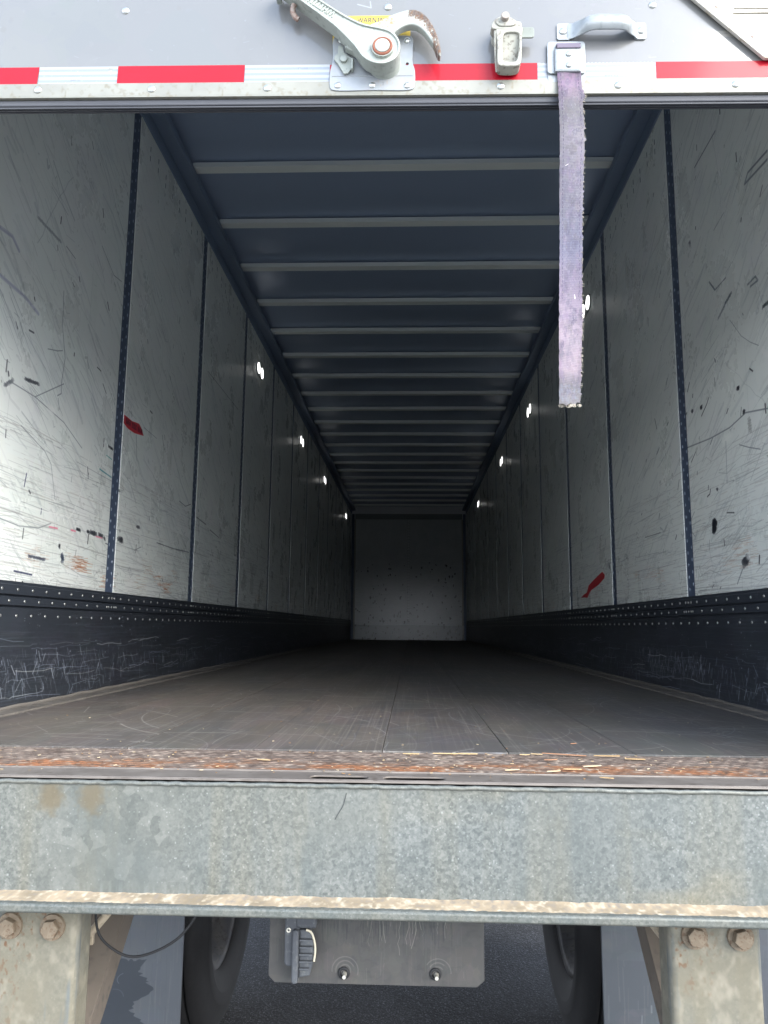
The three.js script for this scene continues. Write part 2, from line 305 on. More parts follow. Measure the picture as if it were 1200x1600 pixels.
// hot-dip zinc: crystals of different tone, speckles, stains
function zincTex(w, h, metres, cell, o) {
  const cellTone = (x, y, c, sd) => {
    const gx = (x + 0.5 * c * (noise(x / c * 1.3, y / c * 1.3, sd + 5) - 0.5)) / c, gy = (y + 0.5 * c * (noise(x / c * 1.3, y / c * 1.3, sd + 6) - 0.5)) / c, i0 = Math.floor(gx), j0 = Math.floor(gy);
    let best = 9, id = 0;
    for (let i = i0 - 1; i <= i0 + 1; i++) for (let j = j0 - 1; j <= j0 + 1; j++) { const px = i + hash(i, j, sd), py = j + hash(i, j, sd + 1), dd = (px - gx) ** 2 + (py - gy) ** 2; if (dd < best) { best = dd; id = hash(i, j, sd + 2); } }
    return id - 0.5;
  };
  return dataTex(w, h, (u, v) => {
    const x = u * metres, y = v * metres * h / w, big = o.big ? step(0.2, 0.06, Math.abs(x - o.big)) : 0, patch = 0.45 + 1.1 * fbm(x * 5, y * 7, 29, 3);
    let t = patch * (1 - 0.6 * big) * (0.5 * cellTone(x, y, cell, 11) + 0.42 * cellTone(x, y, cell * 0.55, 14) + 0.3 * (fbm(x * 420, y * 420, 16, 2) - 0.5));
    if (big > 0.05) t += 0.5 * big * cellTone(x, y, cell * 3.6, 17);
    const wide = (fbm(x * 3, y * 4, 9) - 0.5) * 0.9, sp = hash(Math.floor(x / 0.0026), Math.floor(y / 0.0026), 19);
    let c = mixc(rgb('#4c514f'), rgb('#777975'), clamp(0.5 + t * 0.9 + wide * 0.8));
    if (sp > 0.972) c = mixc(c, rgb('#a9aeaa'), (sp - 0.972) * 14 * patch);
    const tan = clamp((fbm(x * 2.2, y * 6, 21) - 0.3) * 2.6) * (o.tan ? o.tan(x) : 0.3), drip = clamp((fbm(x * 26, y * 2, 23) - 0.5) * 2.6);
    c = mixc(c, rgb('#766746'), clamp(tan * 0.75 + drip * (o.drip ?? 0.22)));
    c = mixc(c, rgb('#4f5655'), clamp((fbm(x * 14, y * 3, 25) - 0.56) * 2));
    for (const [sx, sy, q] of o.smudge ?? []) { const dd = Math.hypot(x - sx, (y - sy) * 0.8) * (0.75 + 0.5 * noise(x * 160, y * 160, 27)); c = mixc(c, rgb('#5f543f'), q * step(0.034, 0.008, dd)); }
    if (o.big && y < 0.03) { const k = fbm(x * 190, y * 18, 33, 2); c = mixc(c, rgb('#969c9a'), clamp((k - 0.5) * 3) * step(0.032, 0.006, y) * 0.18); }
    if (o.post) {
      c = mixc(c, rgb('#686354'), clamp(0.62 + 0.9 * (fbm(x * 16, y * 12, 41) - 0.5)));
      c = mixc(c, rgb('#7d786a'), clamp((fbm(x * 60, y * 40, 47, 3) - 0.52) * 3));
      const f = fbm(x * 170, y * 110, 43, 3), where = clamp((fbm(x * 9, y * 9, 49) - 0.5) * 5); if (f > 0.6) c = mixc(c, rgb('#5f4632'), clamp((f - 0.6) * 6) * where);
      const q = fbm(x * 60, y * 7, 45); if (q > 0.62) c = mixc(c, rgb('#50585c'), clamp((q - 0.62) * 4));
    }
    return c;
  });
}
const texBumper = zincTex(2048, 160, 2.5, 0.0062, { big: 0.78, smudge: [[0.66, 0.166, 0.75], [0.735, 0.166, 0.7]], tan: (x) => 0.12 + 1.0 * step(1.15, 1.7, x), drip: 0.16 });
const texPost = zincTex(768, 768, 1.0, 0.008, { post: true });
const texZinc = zincTex(512, 512, 0.6, 0.007, { tan: () => 0.15, drip: 0.1 });
const texGrime = (s, a, b, c) => dataTex(256, 256, (u, v) => { const f = fbm(u * 8, v * 8, s), g = fbm(u * 40, v * 40, s + 9, 3); return mixc(mixc(rgb(a), rgb(b), clamp((f - 0.3) * 2.2)), rgb(c), clamp((g - 0.58) * 3)); });
const texRough = dataTex(512, 512, (u, v) => { const f = 110 + 110 * (fbm(u * 9, v * 9, 3) - 0.3) + 16 * (noise(u * 160, v * 160, 4) - 0.5); return [f, f, f]; }, false);
const texDust = dataTex(1024, 128, (u, v) => { const f = fbm(u * 26, v * 3, 51), g = fbm(u * 150, v * 12, 53, 3); let c = mixc(rgb('#81745f'), rgb('#a29178'), clamp((f - 0.3) * 2.4)); c = mixc(c, rgb('#b5a994'), clamp((g - 0.52) * 3.4)); return mixc(c, rgb('#80776c'), clamp((0.42 - g) * 3)); });
const texAlu = texGrime(57, '#8f8e84', '#86857c', '#7c7667');

// rusty tread plate: x in -1.25..1.25, z in -0.37..-0.06
const texRust = dataTex(2048, 256, (u, v) => {
  const x = u * 2.5, z = v * 0.31, n = fbm(x * 14, z * 26, 61), m = fbm(x * 60, z * 90, 63, 3), band = clamp(1.25 - Math.abs(v - 0.8) * 4.2 + (n - 0.5) * 1.6);
  let c = mixc(rgb('#5d5048'), rgb('#786b61'), clamp((fbm(x * 30, z * 40, 65) - 0.3) * 2));
  c = mixc(c, rgb('#8a5634'), clamp(band * 0.8 * clamp((n - 0.28) * 3)));
  if (m > 0.56) c = mixc(c, rgb('#94877a'), clamp((m - 0.56) * 4));
  if (m < 0.36) c = mixc(c, rgb('#493c34'), clamp((0.36 - m) * 5));
  return c;
}, true, false);
const texSill = dataTex(1024, 64, (u, v) => { const n = fbm(u * 60, v * 3, 71), l = noise(u * 8, v * 22, 73); return mixc(mixc(rgb('#6f6862'), rgb('#857e77'), clamp(n * 1.4 - 0.2)), rgb('#5f5750'), clamp((l - 0.6) * 2 + (fbm(u * 200, v * 8, 75) - 0.6) * 3)); }, true, false);
const texFloor = canvasTex(2048, 2048, (g, w, h) => {
  seed(81);      // x across 2.5 m, y along 5 m
  g.fillStyle = '#544f4a'; g.fillRect(0, 0, w, h);
  mottle(g, w, h, 260, 110, ['#645d56', '#4e4f52', '#575655', '#6a6159'], 0.2);
  for (let i = 0; i < 160; i++) blot(g, rnd(w * 0.55), rnd(h), rnd(30, 160), rnd(60, 200), '#7c7066', rnd(0.04, 0.14));
  for (let i = 0; i < 160; i++) blot(g, w * 0.45 + rnd(w * 0.55), rnd(h), rnd(30, 160), rnd(60, 200), '#4a4c50', rnd(0.04, 0.14));
  for (let i = 0; i < 5200; i++) { const x = rnd(w), y = rnd(h), l = rnd(20, 240); stroke(g, [[x, y], [x + rnd(-3, 3), y + l]], rnd(0.8, 3.2), ['#4e4c4c', '#7b7671', '#888178', '#404146'][Math.floor(rnd(4))], rnd(0.1, 0.45)); }
  for (let i = 0; i < 1500; i++) {   // fork and dolly scratches: long shallow arcs
    const x = rnd(w), y = rnd(h), a = rnd(Math.PI * 2), l = rnd(30, 320), b = rnd(-0.5, 0.5), pts = [];
    for (let k = 0; k <= 8; k++) { const t = k / 8; pts.push([x + Math.cos(a + b * t) * l * t, y + Math.sin(a + b * t) * l * t * 0.5]); }
    stroke(g, pts, rnd(0.9, 2.8), ['#a3a09c', '#b9b5ae', '#85858a'][Math.floor(rnd(3))], rnd(0.12, 0.5));
  }
  for (let i = 0; i < 700; i++) blot(g, rnd(w), rnd(h), rnd(1, 4), rnd(1, 3), rnd() < 0.3 ? '#b9ab93' : '#807a74', rnd(0.3, 0.8));
}, THREE.MirroredRepeatWrapping);
const drawScuff = (s, dir) => canvasTex(2048, 256, (g, w, h) => {
  seed(s);       // 5 m along, 0.29 m high
  g.fillStyle = '#353940'; g.fillRect(0, 0, w, h);
  mottle(g, w, h, 200, 40, ['#2e3137', '#42464d', '#3a3e45'], 0.25);
  const X = 2048 / 5, Y = 256 / 0.29;
  for (let i = 0; i < 900; i++) { const x = rnd(w), y = rnd(h), l = rnd(20, 200); stroke(g, [[x, y], [x + l, y + rnd(-4, 4)]], rnd(0.5, 1.3), '#707a8a', rnd(0.05, 0.3)); }
  for (let c = 0; c < 40; c++) {
    const cx = rnd(w), cy = rnd(0.4, 0.8) * h, sl = rnd(0.35, 0.8) * dir;
    for (let k = 0; k < 22; k++) { const x = cx + rnd(-90, 90), y = cy + rnd(-34, 34), l = rnd(0.012, 0.045) * Y; stroke(g, [[x, y], [x + sl * l * rnd(0.2, 0.7) * (rnd() < 0.2 ? -1 : 1), y + l]], rnd(0.7, 1.9), ['#9aa2b2', '#b9c0ca', '#7c8494'][k % 3], rnd(0.15, 0.7)); }
  }
  for (let i = 0; i < 120; i++) { let x = rnd(w), y = rnd(0.25, 0.98) * h; const pts = [[x, y]]; for (let k = 0; k < 5; k++) { x += rnd(6, 34); y += rnd(-6, 6); pts.push([x, y]); } stroke(g, pts, rnd(0.8, 2.6), ['#b4b8b8', '#9ca4b0', '#7d8594'][i % 3], rnd(0.25, 0.8)); }
  for (let i = 0; i < 50; i++) { const x = rnd(w), y = rnd(0.2, 0.9) * h; stroke(g, [[x, y], [x + rnd(-5, 5), y + rnd(10, 60)]], rnd(0.7, 2), '#a5abb2', rnd(0.2, 0.7)); }
  for (let i = 0; i < 260; i++) blot(g, rnd(w), rnd(h), rnd(0.6, 2.4), rnd(0.6, 2.4), '#aab1bb', rnd(0.3, 0.8));
}, THREE.MirroredRepeatWrapping);
const texAsphalt = dataTex(1024, 1024, (u, v) => { const a = hash(Math.floor(u * 1024), Math.floor(v * 1024), 91), b = noise(u * 400, v * 400, 92), c = fbm(u * 6, v * 6, 93); const t = 44 + 24 * (b - 0.5) + 24 * (c - 0.5) + (hash(Math.floor(u * 330), Math.floor(v * 330), 94) > 0.93 ? 46 : 0) + (a > 0.97 ? 40 : 0) + (b > 0.8 ? 24 : 0); return [t, t * 1.01, t * 1.05]; });
const bumpAsphalt = dataTex(512, 512, (u, v) => { const t = 255 * noise(u * 200, v * 200, 95); return [t, t, t]; }, false);

// ---------------------------------------------------------------- materials
const M = {
  roof: mat({ color: '#9aaac2', metalness: 0.15, roughness: 0.3 }),
  bow: mat({ color: '#e9eeeb', metalness: 0.05, roughness: 0.5 }),
  rail: mat({ color: '#8595ab', metalness: 0.4, roughness: 0.45 }),
  strip: mat({ color: '#4d5a70', roughness: 0.5, metalness: 0.1 }),
  railDark: mat({ color: '#363b43', roughness: 0.42, metalness: 0.2 }),
  rivet: mat({ color: '#bfc1bd', metalness: 0.9, roughness: 0.3 }),
  dot: mat({ color: '#9aa6b6', metalness: 0.5, roughness: 0.4 }),
  outer: mat({ color: '#d8dadd', roughness: 0.4 }),
  steelDark: mat({ color: '#1c1d1f', roughness: 0.75 }),
  bumper: mat({ map: texBumper, metalness: 0.15, roughness: 0.5 }),
  zinc: mat({ map: texZinc, metalness: 0.25, roughness: 0.48 }),
  post: mat({ map: texPost, metalness: 0.05, roughness: 0.72 }),
  dust: mat({ map: texDust, roughness: 0.85 }),
  rust: mat({ map: texRust, roughness: 0.8, metalness: 0.1 }),
  sill: mat({ map: texSill, roughness: 0.5, metalness: 0.3 }),
  floor: mat({ map: texFloor, roughness: 0.55 }),
  edge: mat({ map: texGrime(101, '#75706a', '#5d5955', '#8a857c'), roughness: 0.6, metalness: 0.1 }),
  alu: mat({ map: texAlu, roughness: 0.42, metalness: 0.25 }),
  rubber: mat({ color: '#1a1b1d', roughness: 0.7 }),
  tyre: mat({ map: texGrime(111, '#0e0e10', '#141416', '#1c1b1a'), roughness: 0.85 }),
  rim: mat({ map: texGrime(117, '#35363a', '#4a4845', '#2a2624'), roughness: 0.7, metalness: 0.3 }),
  brace: mat({ map: texGrime(121, '#615950', '#6c6359', '#524c47'), roughness: 0.75 }),
};

// ---------------------------------------------------------------- ground
{
  const g = new THREE.PlaneGeometry(300, 300).rotateX(-Math.PI / 2); uvPlanar(g, 0, 2, 0, 1.3, 0, 1.3);
  bumpAsphalt.repeat.set(1, 1);
  const o = mesh('asphalt_ground', g, mat({ map: texAsphalt, bumpMap: bumpAsphalt, bumpScale: 0.002, roughness: 0.9 }), scene);
  o.userData = { kind: 'structure', label: 'dark speckled asphalt under the trailer' };
}

{  // pale slab added out of view to bounce light onto roof and upper walls
  const tex = dataTex(512, 512, (u, v) => { const f = fbm(u * 7, v * 7, 97), g = noise(u * 180, v * 180, 99); const t = 150 + 44 * (f - 0.5) + 22 * (g - 0.5); return [t, t * 0.985, t * 0.95]; });
  const g = new THREE.BoxGeometry(60, 0.1, 60).translate(0, -0.044, 30.6); uvPlanar(g, 0, 2, 0, 4, 0, 4);
  const o = mesh('added_bounce_pavement', g, mat({ map: tex, roughness: 0.9 }), scene);
  o.userData = { kind: 'structure', label: 'added pale concrete yard out of view, bounces light into the trailer' };
}
// ---------------------------------------------------------------- the trailer
const trailer = new THREE.Group(); trailer.name = 'semi_trailer'; scene.add(trailer);
tag(trailer, 'empty cargo trailer seen into from its open rear, scuffed pale walls and dark floor', 'trailer');
const part = (name, geo, m) => { const o = mesh(name, geo, m, trailer); o.position.y = FY; return o; };
const ZF = -15.1, ROOF = 2.9, W = 1.25;

// floor: subfloor, eight boards with open joints, a pale edge strip along each wall
{
  const floor = part('floor', box(-1.29, 1.29, -0.16, -0.035, ZF, -0.12), M.steelDark);
  const xs = [-1.158, -0.872, -0.58, -0.29, 0.001, 0.284, 0.566, 0.878, 1.158];
  seed(7);
  for (let i = 0; i < 8; i++) {
    const g = new RoundedBoxGeometry(xs[i + 1] - xs[i] - 0.0014, 0.03, -0.327 - ZF, 1, 0.0008).translate((xs[i] + xs[i + 1]) / 2, -0.015 + rnd(-0.001, 0.0006), (ZF - 0.367) / 2);
    mesh('floor_board', uvPlanar(g, 0, 2, -1.25, 2.5, -0.36 + rnd(0.4), 5), M.floor, floor);
  }
  for (const s of [-1, 1]) {
    mesh('edge_strip', uvBox(box(s * 1.162, s * 1.237, -0.03, 0.004, ZF, -0.327, 0.0015), 0.5), M.edge, floor);
    const pts = []; for (let k = 0; k <= 120; k++) pts.push([s * (1.236 + 0.003 * Math.sin(k * 2.1) + 0.002 * Math.sin(k * 5.3)), 0.006 + 0.0015 * Math.sin(k * 3.3), -0.38 - k * 0.122]);
    mesh('sealant_bead', tube(pts, 0.007, 360, 6), M.edge, floor);
  }
}
// threshold: rusty tread plate with raised lugs, and the steel sill with two drain slots
{
  const tp = part('threshold_plate', uvPlanar(box(-1.25, 1.25, -0.004, 0, -0.325, -0.102), 0, 2, -1.25, 2.5, -0.37, 0.31), M.rust);
  const lugs = []; seed(17);
  const lug = new THREE.SphereGeometry(1, 8, 4, 0, Math.PI * 2, 0, Math.PI / 2);
  for (let r = 0; r < 10; r++) for (let c = 0; c < 100; c++) {
    const a = (r + c) % 2 ? 0.42 : -0.42, k = rnd(0.7, 1.1);
    lugs.push(lug.clone().scale(0.0125 * k, 0.002 * k, 0.0036).rotateY(a).translate(-1.24 + c * 0.025 + (r % 2) * 0.0125, -0.0004, -0.314 + r * 0.0225));
  }
  const lm = mesh('tread_lugs', uvPlanar(merge(lugs), 0, 2, -1.25, 2.5, -0.37, 0.31), M.rust, tp); lm.userData.kind = 'stuff';
  const s = shapeOf([[-1.29, 0.004], [1.29, 0.004], [1.29, 0.1], [-1.29, 0.1]]);
  for (const [a, b] of [[-0.122, -0.012], [0.014, 0.13]]) { const p = new THREE.Path(); p.absarc(a + 0.015, 0.038, 0.015, Math.PI / 2, Math.PI * 1.5); p.absarc(b - 0.015, 0.038, 0.015, -Math.PI / 2, Math.PI / 2); p.closePath(); s.holes.push(p); }
  const g = ex(s, 0, 0.003, 0.0005).rotateX(-Math.PI / 2).translate(0, -0.003, 0);
  const sill = part('sill', uvPlanar(g, 0, 2, -1.25, 2.5, -0.1, 0.1), M.sill);
  for (const [z, hgt] of [[-0.088, 0.0025], [-0.01, 0.0012]]) mesh('sill_rib', uvPlanar(box(-1.29, 1.29, -0.0005, hgt, z - 0.0025, z + 0.0025, 0.001), 0, 2, -1.25, 2.5, -0.06, 0.06), M.sill, sill);
  mesh('slot_pan', box(-1.25, 1.25, -0.15, -0.145, -0.118, -0.012), M.zinc, sill);
}
// bumper: galvanised channel with a thick lower flange that carries dust
{
  const b = part('bumper', uvPlanar(new RoundedBoxGeometry(2.58, 0.193, 0.01, 3, 0.004).translate(0, -0.1065, -0.005), 0, 1, -1.25, 2.5, -0.2, 0.195), M.bumper);
  b.userData.label = 'galvanised steel bumper channel with mottled zinc crystals';
  seed(23);
  const lip = []; for (let k = 0; k <= 200; k++) lip.push([-1.29 + k * 0.0129, -0.0085 + rnd(-0.0008, 0.0008), 0.0005 + rnd(-0.0006, 0.0006)]);
  mesh('upper_lip', uvBox(tube(lip, 0.0042, 400, 8), 0.4), M.zinc, b);
  const fl = uvBox(new RoundedBoxGeometry(2.58, 0.016, 0.06, 3, 0.005).translate(0, -0.208, 0.023), 0.4);
  mesh('lower_flange', fl, M.zinc, b);
  // caked dust on the flange: an uneven low bank against the face
  const n = 420, m = 6, P = [], I = [];
  for (let i = 0; i <= n; i++) for (let j = 0; j <= m; j++) {
    const x = -1.28 + 2.56 * i / n, t = j / m, e = 0.045 + 0.0012 * (fbm(x * 30, 2, 141) - 0.5) * 2, z = e * t, y = -0.2002 + 0.0042 * Math.pow(1 - t, 1.6) * (0.4 + fbm(x * 25, t, 143)) + 0.0012 * noise(x * 220, t * 12, 145) - (j === m ? 0.0015 : 0);
    P.push(x, y, z);
  }
  for (let i = 0; i < n; i++) for (let j = 0; j < m; j++) { const a = i * (m + 1) + j, c = a + m + 1; I.push(a, a + 1, c, c, a + 1, c + 1); }
  const dg = new THREE.BufferGeometry(); dg.setAttribute('position', new THREE.Float32BufferAttribute(P, 3)); dg.setIndex(I); dg.computeVertexNormals(); uvPlanar(dg, 0, 2, 0, 1.3, 0, 0.16);
  const d = mesh('dust_bank', dg, M.dust, b); d.userData.label = 'sandy dust caked on the lower flange';
  const sc = mesh('weld_scar', tube([[-0.05, -0.02, 0.0005], [-0.056, -0.042, 0.0008], [-0.064, -0.055, 0.0008], [-0.07, -0.066, 0.0003]], 0.0007, 20, 6), mat({ color: '#3c4040', roughness: 0.8 }), b); sc.userData.label = 'thin crooked dark scratch';
}

// side walls: outer skin, lining panels with scuffs, dark joint strips with rivets, kick rail and scuff plate
const SEAMS = []; for (let k = -1; k <= 10; k++) SEAMS.push(-1.858 - 1.22 * k);
const farTex = [0, 1, 2].map((k) => canvasTex(512, 1024, (g, w, h) => drawPanel(g, w, h, -1.22, 0, 300 + k, [], 0.8)));
const texScuffL = drawScuff(401, -1), texScuffR = drawScuff(402, -1);
for (const s of [-1, 1]) {
  const marks = s < 0 ? MARKS_L : MARKS_R;
  const wall = part('side_wall', box(s * 1.262, s * 1.29, -0.16, ROOF + 0.0115, ZF - 0.03, -0.1), M.outer);
  wall.userData.label = s < 0 ? 'scuffed pale lining of the left wall' : 'scuffed pale lining of the right wall';
  const edges = [-0.1, ...SEAMS, ZF];
  for (let i = 0; i + 1 < edges.length; i++) {
    const zB = edges[i] - (i ? 0.046 : 0), zA = edges[i + 1] + (i + 2 < edges.length ? 0.046 : 0);
    let map;
    if (i === 1 || i === 2) map = canvasTex(1024, 2048, (g, w, h) => drawPanel(g, w, h, zA, zB, 200 + i * 10 + s, marks));
    else if (i === 3 || i === 4) map = canvasTex(512, 1024, (g, w, h) => drawPanel(g, w, h, zA, zB, 200 + i * 10 + s, marks));
    else map = farTex[(i + (s > 0 ? 1 : 0)) % 3];
    const g = uvPlanar(box(s * 1.25, s * 1.261, LINER_Y0, LINER_Y1, zA, zB, 0.001), 2, 1, zA, zB - zA, LINER_Y0, LINER_Y1 - LINER_Y0);
    mesh('wall_panel', g, mat({ map, roughness: 0.62, roughnessMap: (() => { const t = texRough.clone(); t.repeat.set(0.7, 1.3); t.offset.set(i * 0.37, s * 0.21); t.needsUpdate = true; return t; })(), specularIntensity: 1 }), wall);
  }
  const dots = [], dotM = new THREE.Matrix4();
  for (const z of SEAMS) {
    if (z < ZF + 0.1) continue;
    mesh('joint_strip', box(s * 1.2535, s * 1.2615, LINER_Y0, LINER_Y1, z - 0.0455, z + 0.0455), M.strip, wall);
    for (let y = LINER_Y0 + 0.03; y < LINER_Y1 - 0.03; y += 0.052) for (const dz of [-0.022, 0.022]) dots.push([s * 1.2535, y + (dz > 0 ? 0.02 : 0), z + dz]);
  }
  const dotGeo = dome(1, 0.4, 8).rotateY(-s * Math.PI / 2);
  const im = new THREE.InstancedMesh(dotGeo, M.dot, dots.length); im.name = 'strip_rivets'; im.userData.kind = 'stuff';
  dots.forEach(([x, y, z], i) => im.setMatrixAt(i, dotM.makeScale(0.006, 0.0085, 0.0045).setPosition(x, y, z)));
  wall.add(im);
  // paired slots near the top: raised boxes, recess shade put into their grey
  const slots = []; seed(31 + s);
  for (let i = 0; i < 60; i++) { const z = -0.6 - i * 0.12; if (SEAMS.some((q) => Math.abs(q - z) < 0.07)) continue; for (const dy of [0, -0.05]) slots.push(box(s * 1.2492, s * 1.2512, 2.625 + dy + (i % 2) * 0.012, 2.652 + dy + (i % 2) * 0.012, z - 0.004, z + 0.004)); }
  mesh('slot_shade_boxes', merge(slots), mat({ color: '#767d84', roughness: 0.6, metalness: 0.2 }), wall).userData.kind = 'stuff';
  // kick rail: two ribs, then the scuff plate below
  mesh('kick_rail', box(s * 1.2475, s * 1.2612, 0.276, 0.4145, ZF, -0.1), M.railDark, wall);
  mesh('kick_rail_rib', box(s * 1.236, s * 1.2475, 0.37, 0.404, ZF, -0.1, 0.003), M.railDark, wall);
  mesh('kick_rail_rib', box(s * 1.236, s * 1.2475, 0.335, 0.364, ZF, -0.1, 0.003), M.railDark, wall);
  const sp = uvPlanar(box(s * 1.241, s * 1.2612, 0.005, 0.328, ZF, -0.1, 0.002), 2, 1, -5.1, 5, 0.0, 0.29);
  const scuff = mesh('scuff_plate', sp, mat({ map: s < 0 ? texScuffL : texScuffR, roughness: 0.42, metalness: 0.25 }), wall); scuff.userData.label = 'dark scratched scuff plate along the floor';
  const riv = [];
  for (let i = 0; i < 148; i++) { const z = -0.16 - i * 0.1; riv.push([1.236, 0.388, z], [1.236, 0.35, z - 0.05], [1.241, 0.302, z - 0.012]); }
  for (const z of SEAMS) for (const dz of [-0.03, 0, 0.03]) riv.push([1.236, 0.388, z + dz], [1.236, 0.35, z + dz]);
  const rm = new THREE.InstancedMesh(dotGeo, M.rivet, riv.length); rm.name = 'kick_rail_rivets'; rm.userData.kind = 'stuff';
  riv.forEach(([x, y, z], i) => rm.setMatrixAt(i, dotM.makeScale(0.0075, 0.0058, 0.0058).setPosition(s * x, y, z)));
  wall.add(rm);
  // top rail where wall meets roof
  mesh('top_rail', box(s * 1.2435, s * 1.2615, 2.7205, 2.795, ZF, -0.1, 0.003), M.rail, wall);
  mesh('top_rail_channel', box(s * 1.17, s * 1.26, 2.797, 2.84, ZF, -0.1, 0.006), M.rail, wall);
  mesh('top_rail_web', box(s * 1.215, s * 1.2615, 2.841, 2.895, ZF, -0.1), M.rail, wall);
}
// red seal tapes stuck on the walls
{
  const walls = trailer.children.filter((o) => o.name === 'side_wall');
  const tape = canvasTex(256, 128, (g, w, h) => { g.fillStyle = '#c03440'; g.fillRect(0, 0, w, h); g.fillStyle = '#5e1a2e'; g.font = 'bold 62px sans-serif'; g.textAlign = 'center'; seed(5); g.globalAlpha = 0.8; for (let i = 0; i < 3; i++) { g.fillRect(22 + i * 74, 34, 60, 58); } g.globalAlpha = 1; g.fillStyle = '#c03440'; for (let i = 0; i < 40; i++) { g.fillRect(20 + rnd(210), 30 + rnd(60), rnd(3, 10), rnd(3, 12)); } mottle(g, w, h, 60, 8, ['#c04a50', '#8a2530'], 0.25); });
  const L = [[-1.905, 1.226], [-1.95, 1.224], [-2.002, 1.222], [-2.05, 1.229], [-2.093, 1.234], [-2.12, 1.224], [-2.14, 1.215], [-2.15, 1.2], [-2.166, 1.192], [-2.12, 1.185], [-2.043, 1.174], [-1.96, 1.174], [-1.93, 1.18], [-1.905, 1.186]];
  const mk = (wall, s, pts, m, label) => {
    const g = ex(pts, 0, 0.0012, 0); const p = g.attributes.position;
    for (let i = 0; i < p.count; i++) { const z = p.getX(i), y = p.getY(i), d = p.getZ(i); p.setXYZ(i, s * (1.2497 - d), y, z); }
    g.computeVertexNormals(); g.computeBoundingBox(); const b = g.boundingBox; uvPlanar(g, 2, 1, b.max.z, b.min.z - b.max.z, b.min.y, b.max.y - b.min.y);
    mesh('red_tape_scrap', g, m, wall).userData.label = label;
  };
  mk(walls[0], -1, L, mat({ map: tape, roughness: 0.5, side: THREE.DoubleSide }), 'torn red printed tape beside the first joint strip');
  const R = [[-3.289, 0.603], [-3.349, 0.625], [-3.466, 0.607], [-3.6, 0.584], [-3.72, 0.56], [-3.75, 0.538], [-3.782, 0.516], [-3.88, 0.505], [-3.963, 0.488], [-3.86, 0.486], [-3.768, 0.481], [-3.72, 0.508], [-3.651, 0.527], [-3.457, 0.55], [-3.36, 0.57], [-3.307, 0.581]];
  mk(walls[1], 1, R, mat({ color: '#b83038', roughness: 0.5, side: THREE.DoubleSide }), 'ragged red tape low on the third panel');
}
// roof: glossy sheet that sags a little between its bows
{
  const nx = 24, nz = 300, g = new THREE.PlaneGeometry(2.46, -ZF, nx, nz).rotateX(Math.PI / 2).translate(0, 0, ZF / 2), p = g.attributes.position;
  for (let i = 0; i < p.count; i++) { const x = p.getX(i), z = p.getZ(i), f = ((z + 2.55) / 0.61 % 1 + 1) % 1; p.setY(i, ROOF - 0.006 * Math.sin(f * Math.PI) + 0.008 * (fbm(x * 1.2 + 9, z * 0.9, 151, 3) - 0.5)); }
  g.computeVertexNormals();
  const roof = part('roof', g, M.roof); roof.material.side = THREE.DoubleSide;
  mesh('roof_skin', box(-1.29, 1.29, ROOF + 0.012, ROOF + 0.03, ZF - 0.03, 0), M.outer, roof);
  const bow = merge([box(-1.19, 1.19, 2.853, 2.889, -0.02, 0.02, 0.005), box(-1.19, 1.19, 2.8505, 2.8535, -0.033, 0.033, 0.001), box(-1.21, 1.21, 2.8542, 2.86, -0.03, 0.03)]);
  for (let k = -3; k <= 20; k++) { const o = mesh('roof_bow', bow, M.bow, roof); o.position.z = -2.55 - 0.61 * k; }
}
// front wall
{
  const tex = canvasTex(1024, 1024, (g, w, h) => {
    seed(161); g.fillStyle = '#b4b9ba'; g.fillRect(0, 0, w, h); mottle(g, w, h, 300, 40, ['#a6abad', '#c0c5c5'], 0.25);
    for (let i = 0; i < 500; i++) { const y = h * (1 - 0.5 * Math.pow(rnd(), 1.6)), x = rnd(w), l = rnd(5, 60); stroke(g, [[x, y], [x + l, y + rnd(-2, 2)]], rnd(1, 3), '#6f7577', rnd(0.1, 0.4)); }
    for (let i = 0; i < 170; i++) { const y = h * (1 - 0.62 * Math.pow(rnd(), 1.5)), x = rnd(w); blot(g, x, y, rnd(3, 10), rnd(3, 13), '#1c1f25', rnd(0.5, 0.9)); }
  });
  const fw = part('front_wall', box(-1.26, 1.26, -0.16, ROOF + 0.0115, ZF - 0.03, ZF - 0.004), M.outer);
  for (const [a, b] of [[-1.15, -0.002], [0.002, 1.15]]) mesh('front_panel', uvPlanar(box(a, b, 0.312, 2.598, ZF + 0.03, ZF + 0.045), 0, 1, -1.15, 2.3, 0, 2.7), mat({ map: tex, roughness: 0.2, specularIntensity: 0.55 }), fw);
  mesh('front_kick_plate', uvPlanar(box(-1.17, 1.17, 0, 0.31, ZF + 0.032, ZF + 0.05), 0, 1, -1.15, 2.3, 0, 2.7), mat({ map: tex, color: '#9aa0a2', roughness: 0.25 }), fw);
  mesh('front_header', box(-1.17, 1.17, 2.6, 2.72, ZF + 0.03, ZF + 0.06, 0.006), mat({ color: '#7d8484', roughness: 0.5 }), fw);
  for (const s of [-1, 1]) {
    mesh('corner_trim', box(s * 1.152, s * 1.18, 0, 2.6, ZF + 0.03, ZF + 0.055, 0.004), M.alu, fw);
    mesh('corner_post', box(s * 1.185, s * 1.24, 0.0, 2.72, ZF, ZF + 0.03), M.strip, fw);
  }
  const rv = []; for (let y = 0.36; y < 2.55; y += 0.06) rv.push(dome(0.008, 0.004, 8).translate(0.012, y, ZF + 0.045), dome(0.008, 0.004, 8).translate(-0.012, y, ZF + 0.045));
  mesh('front_rivets', merge(rv), mat({ color: '#6f7578', roughness: 0.5, metalness: 0.4 }), fw).userData.kind = 'stuff';
}
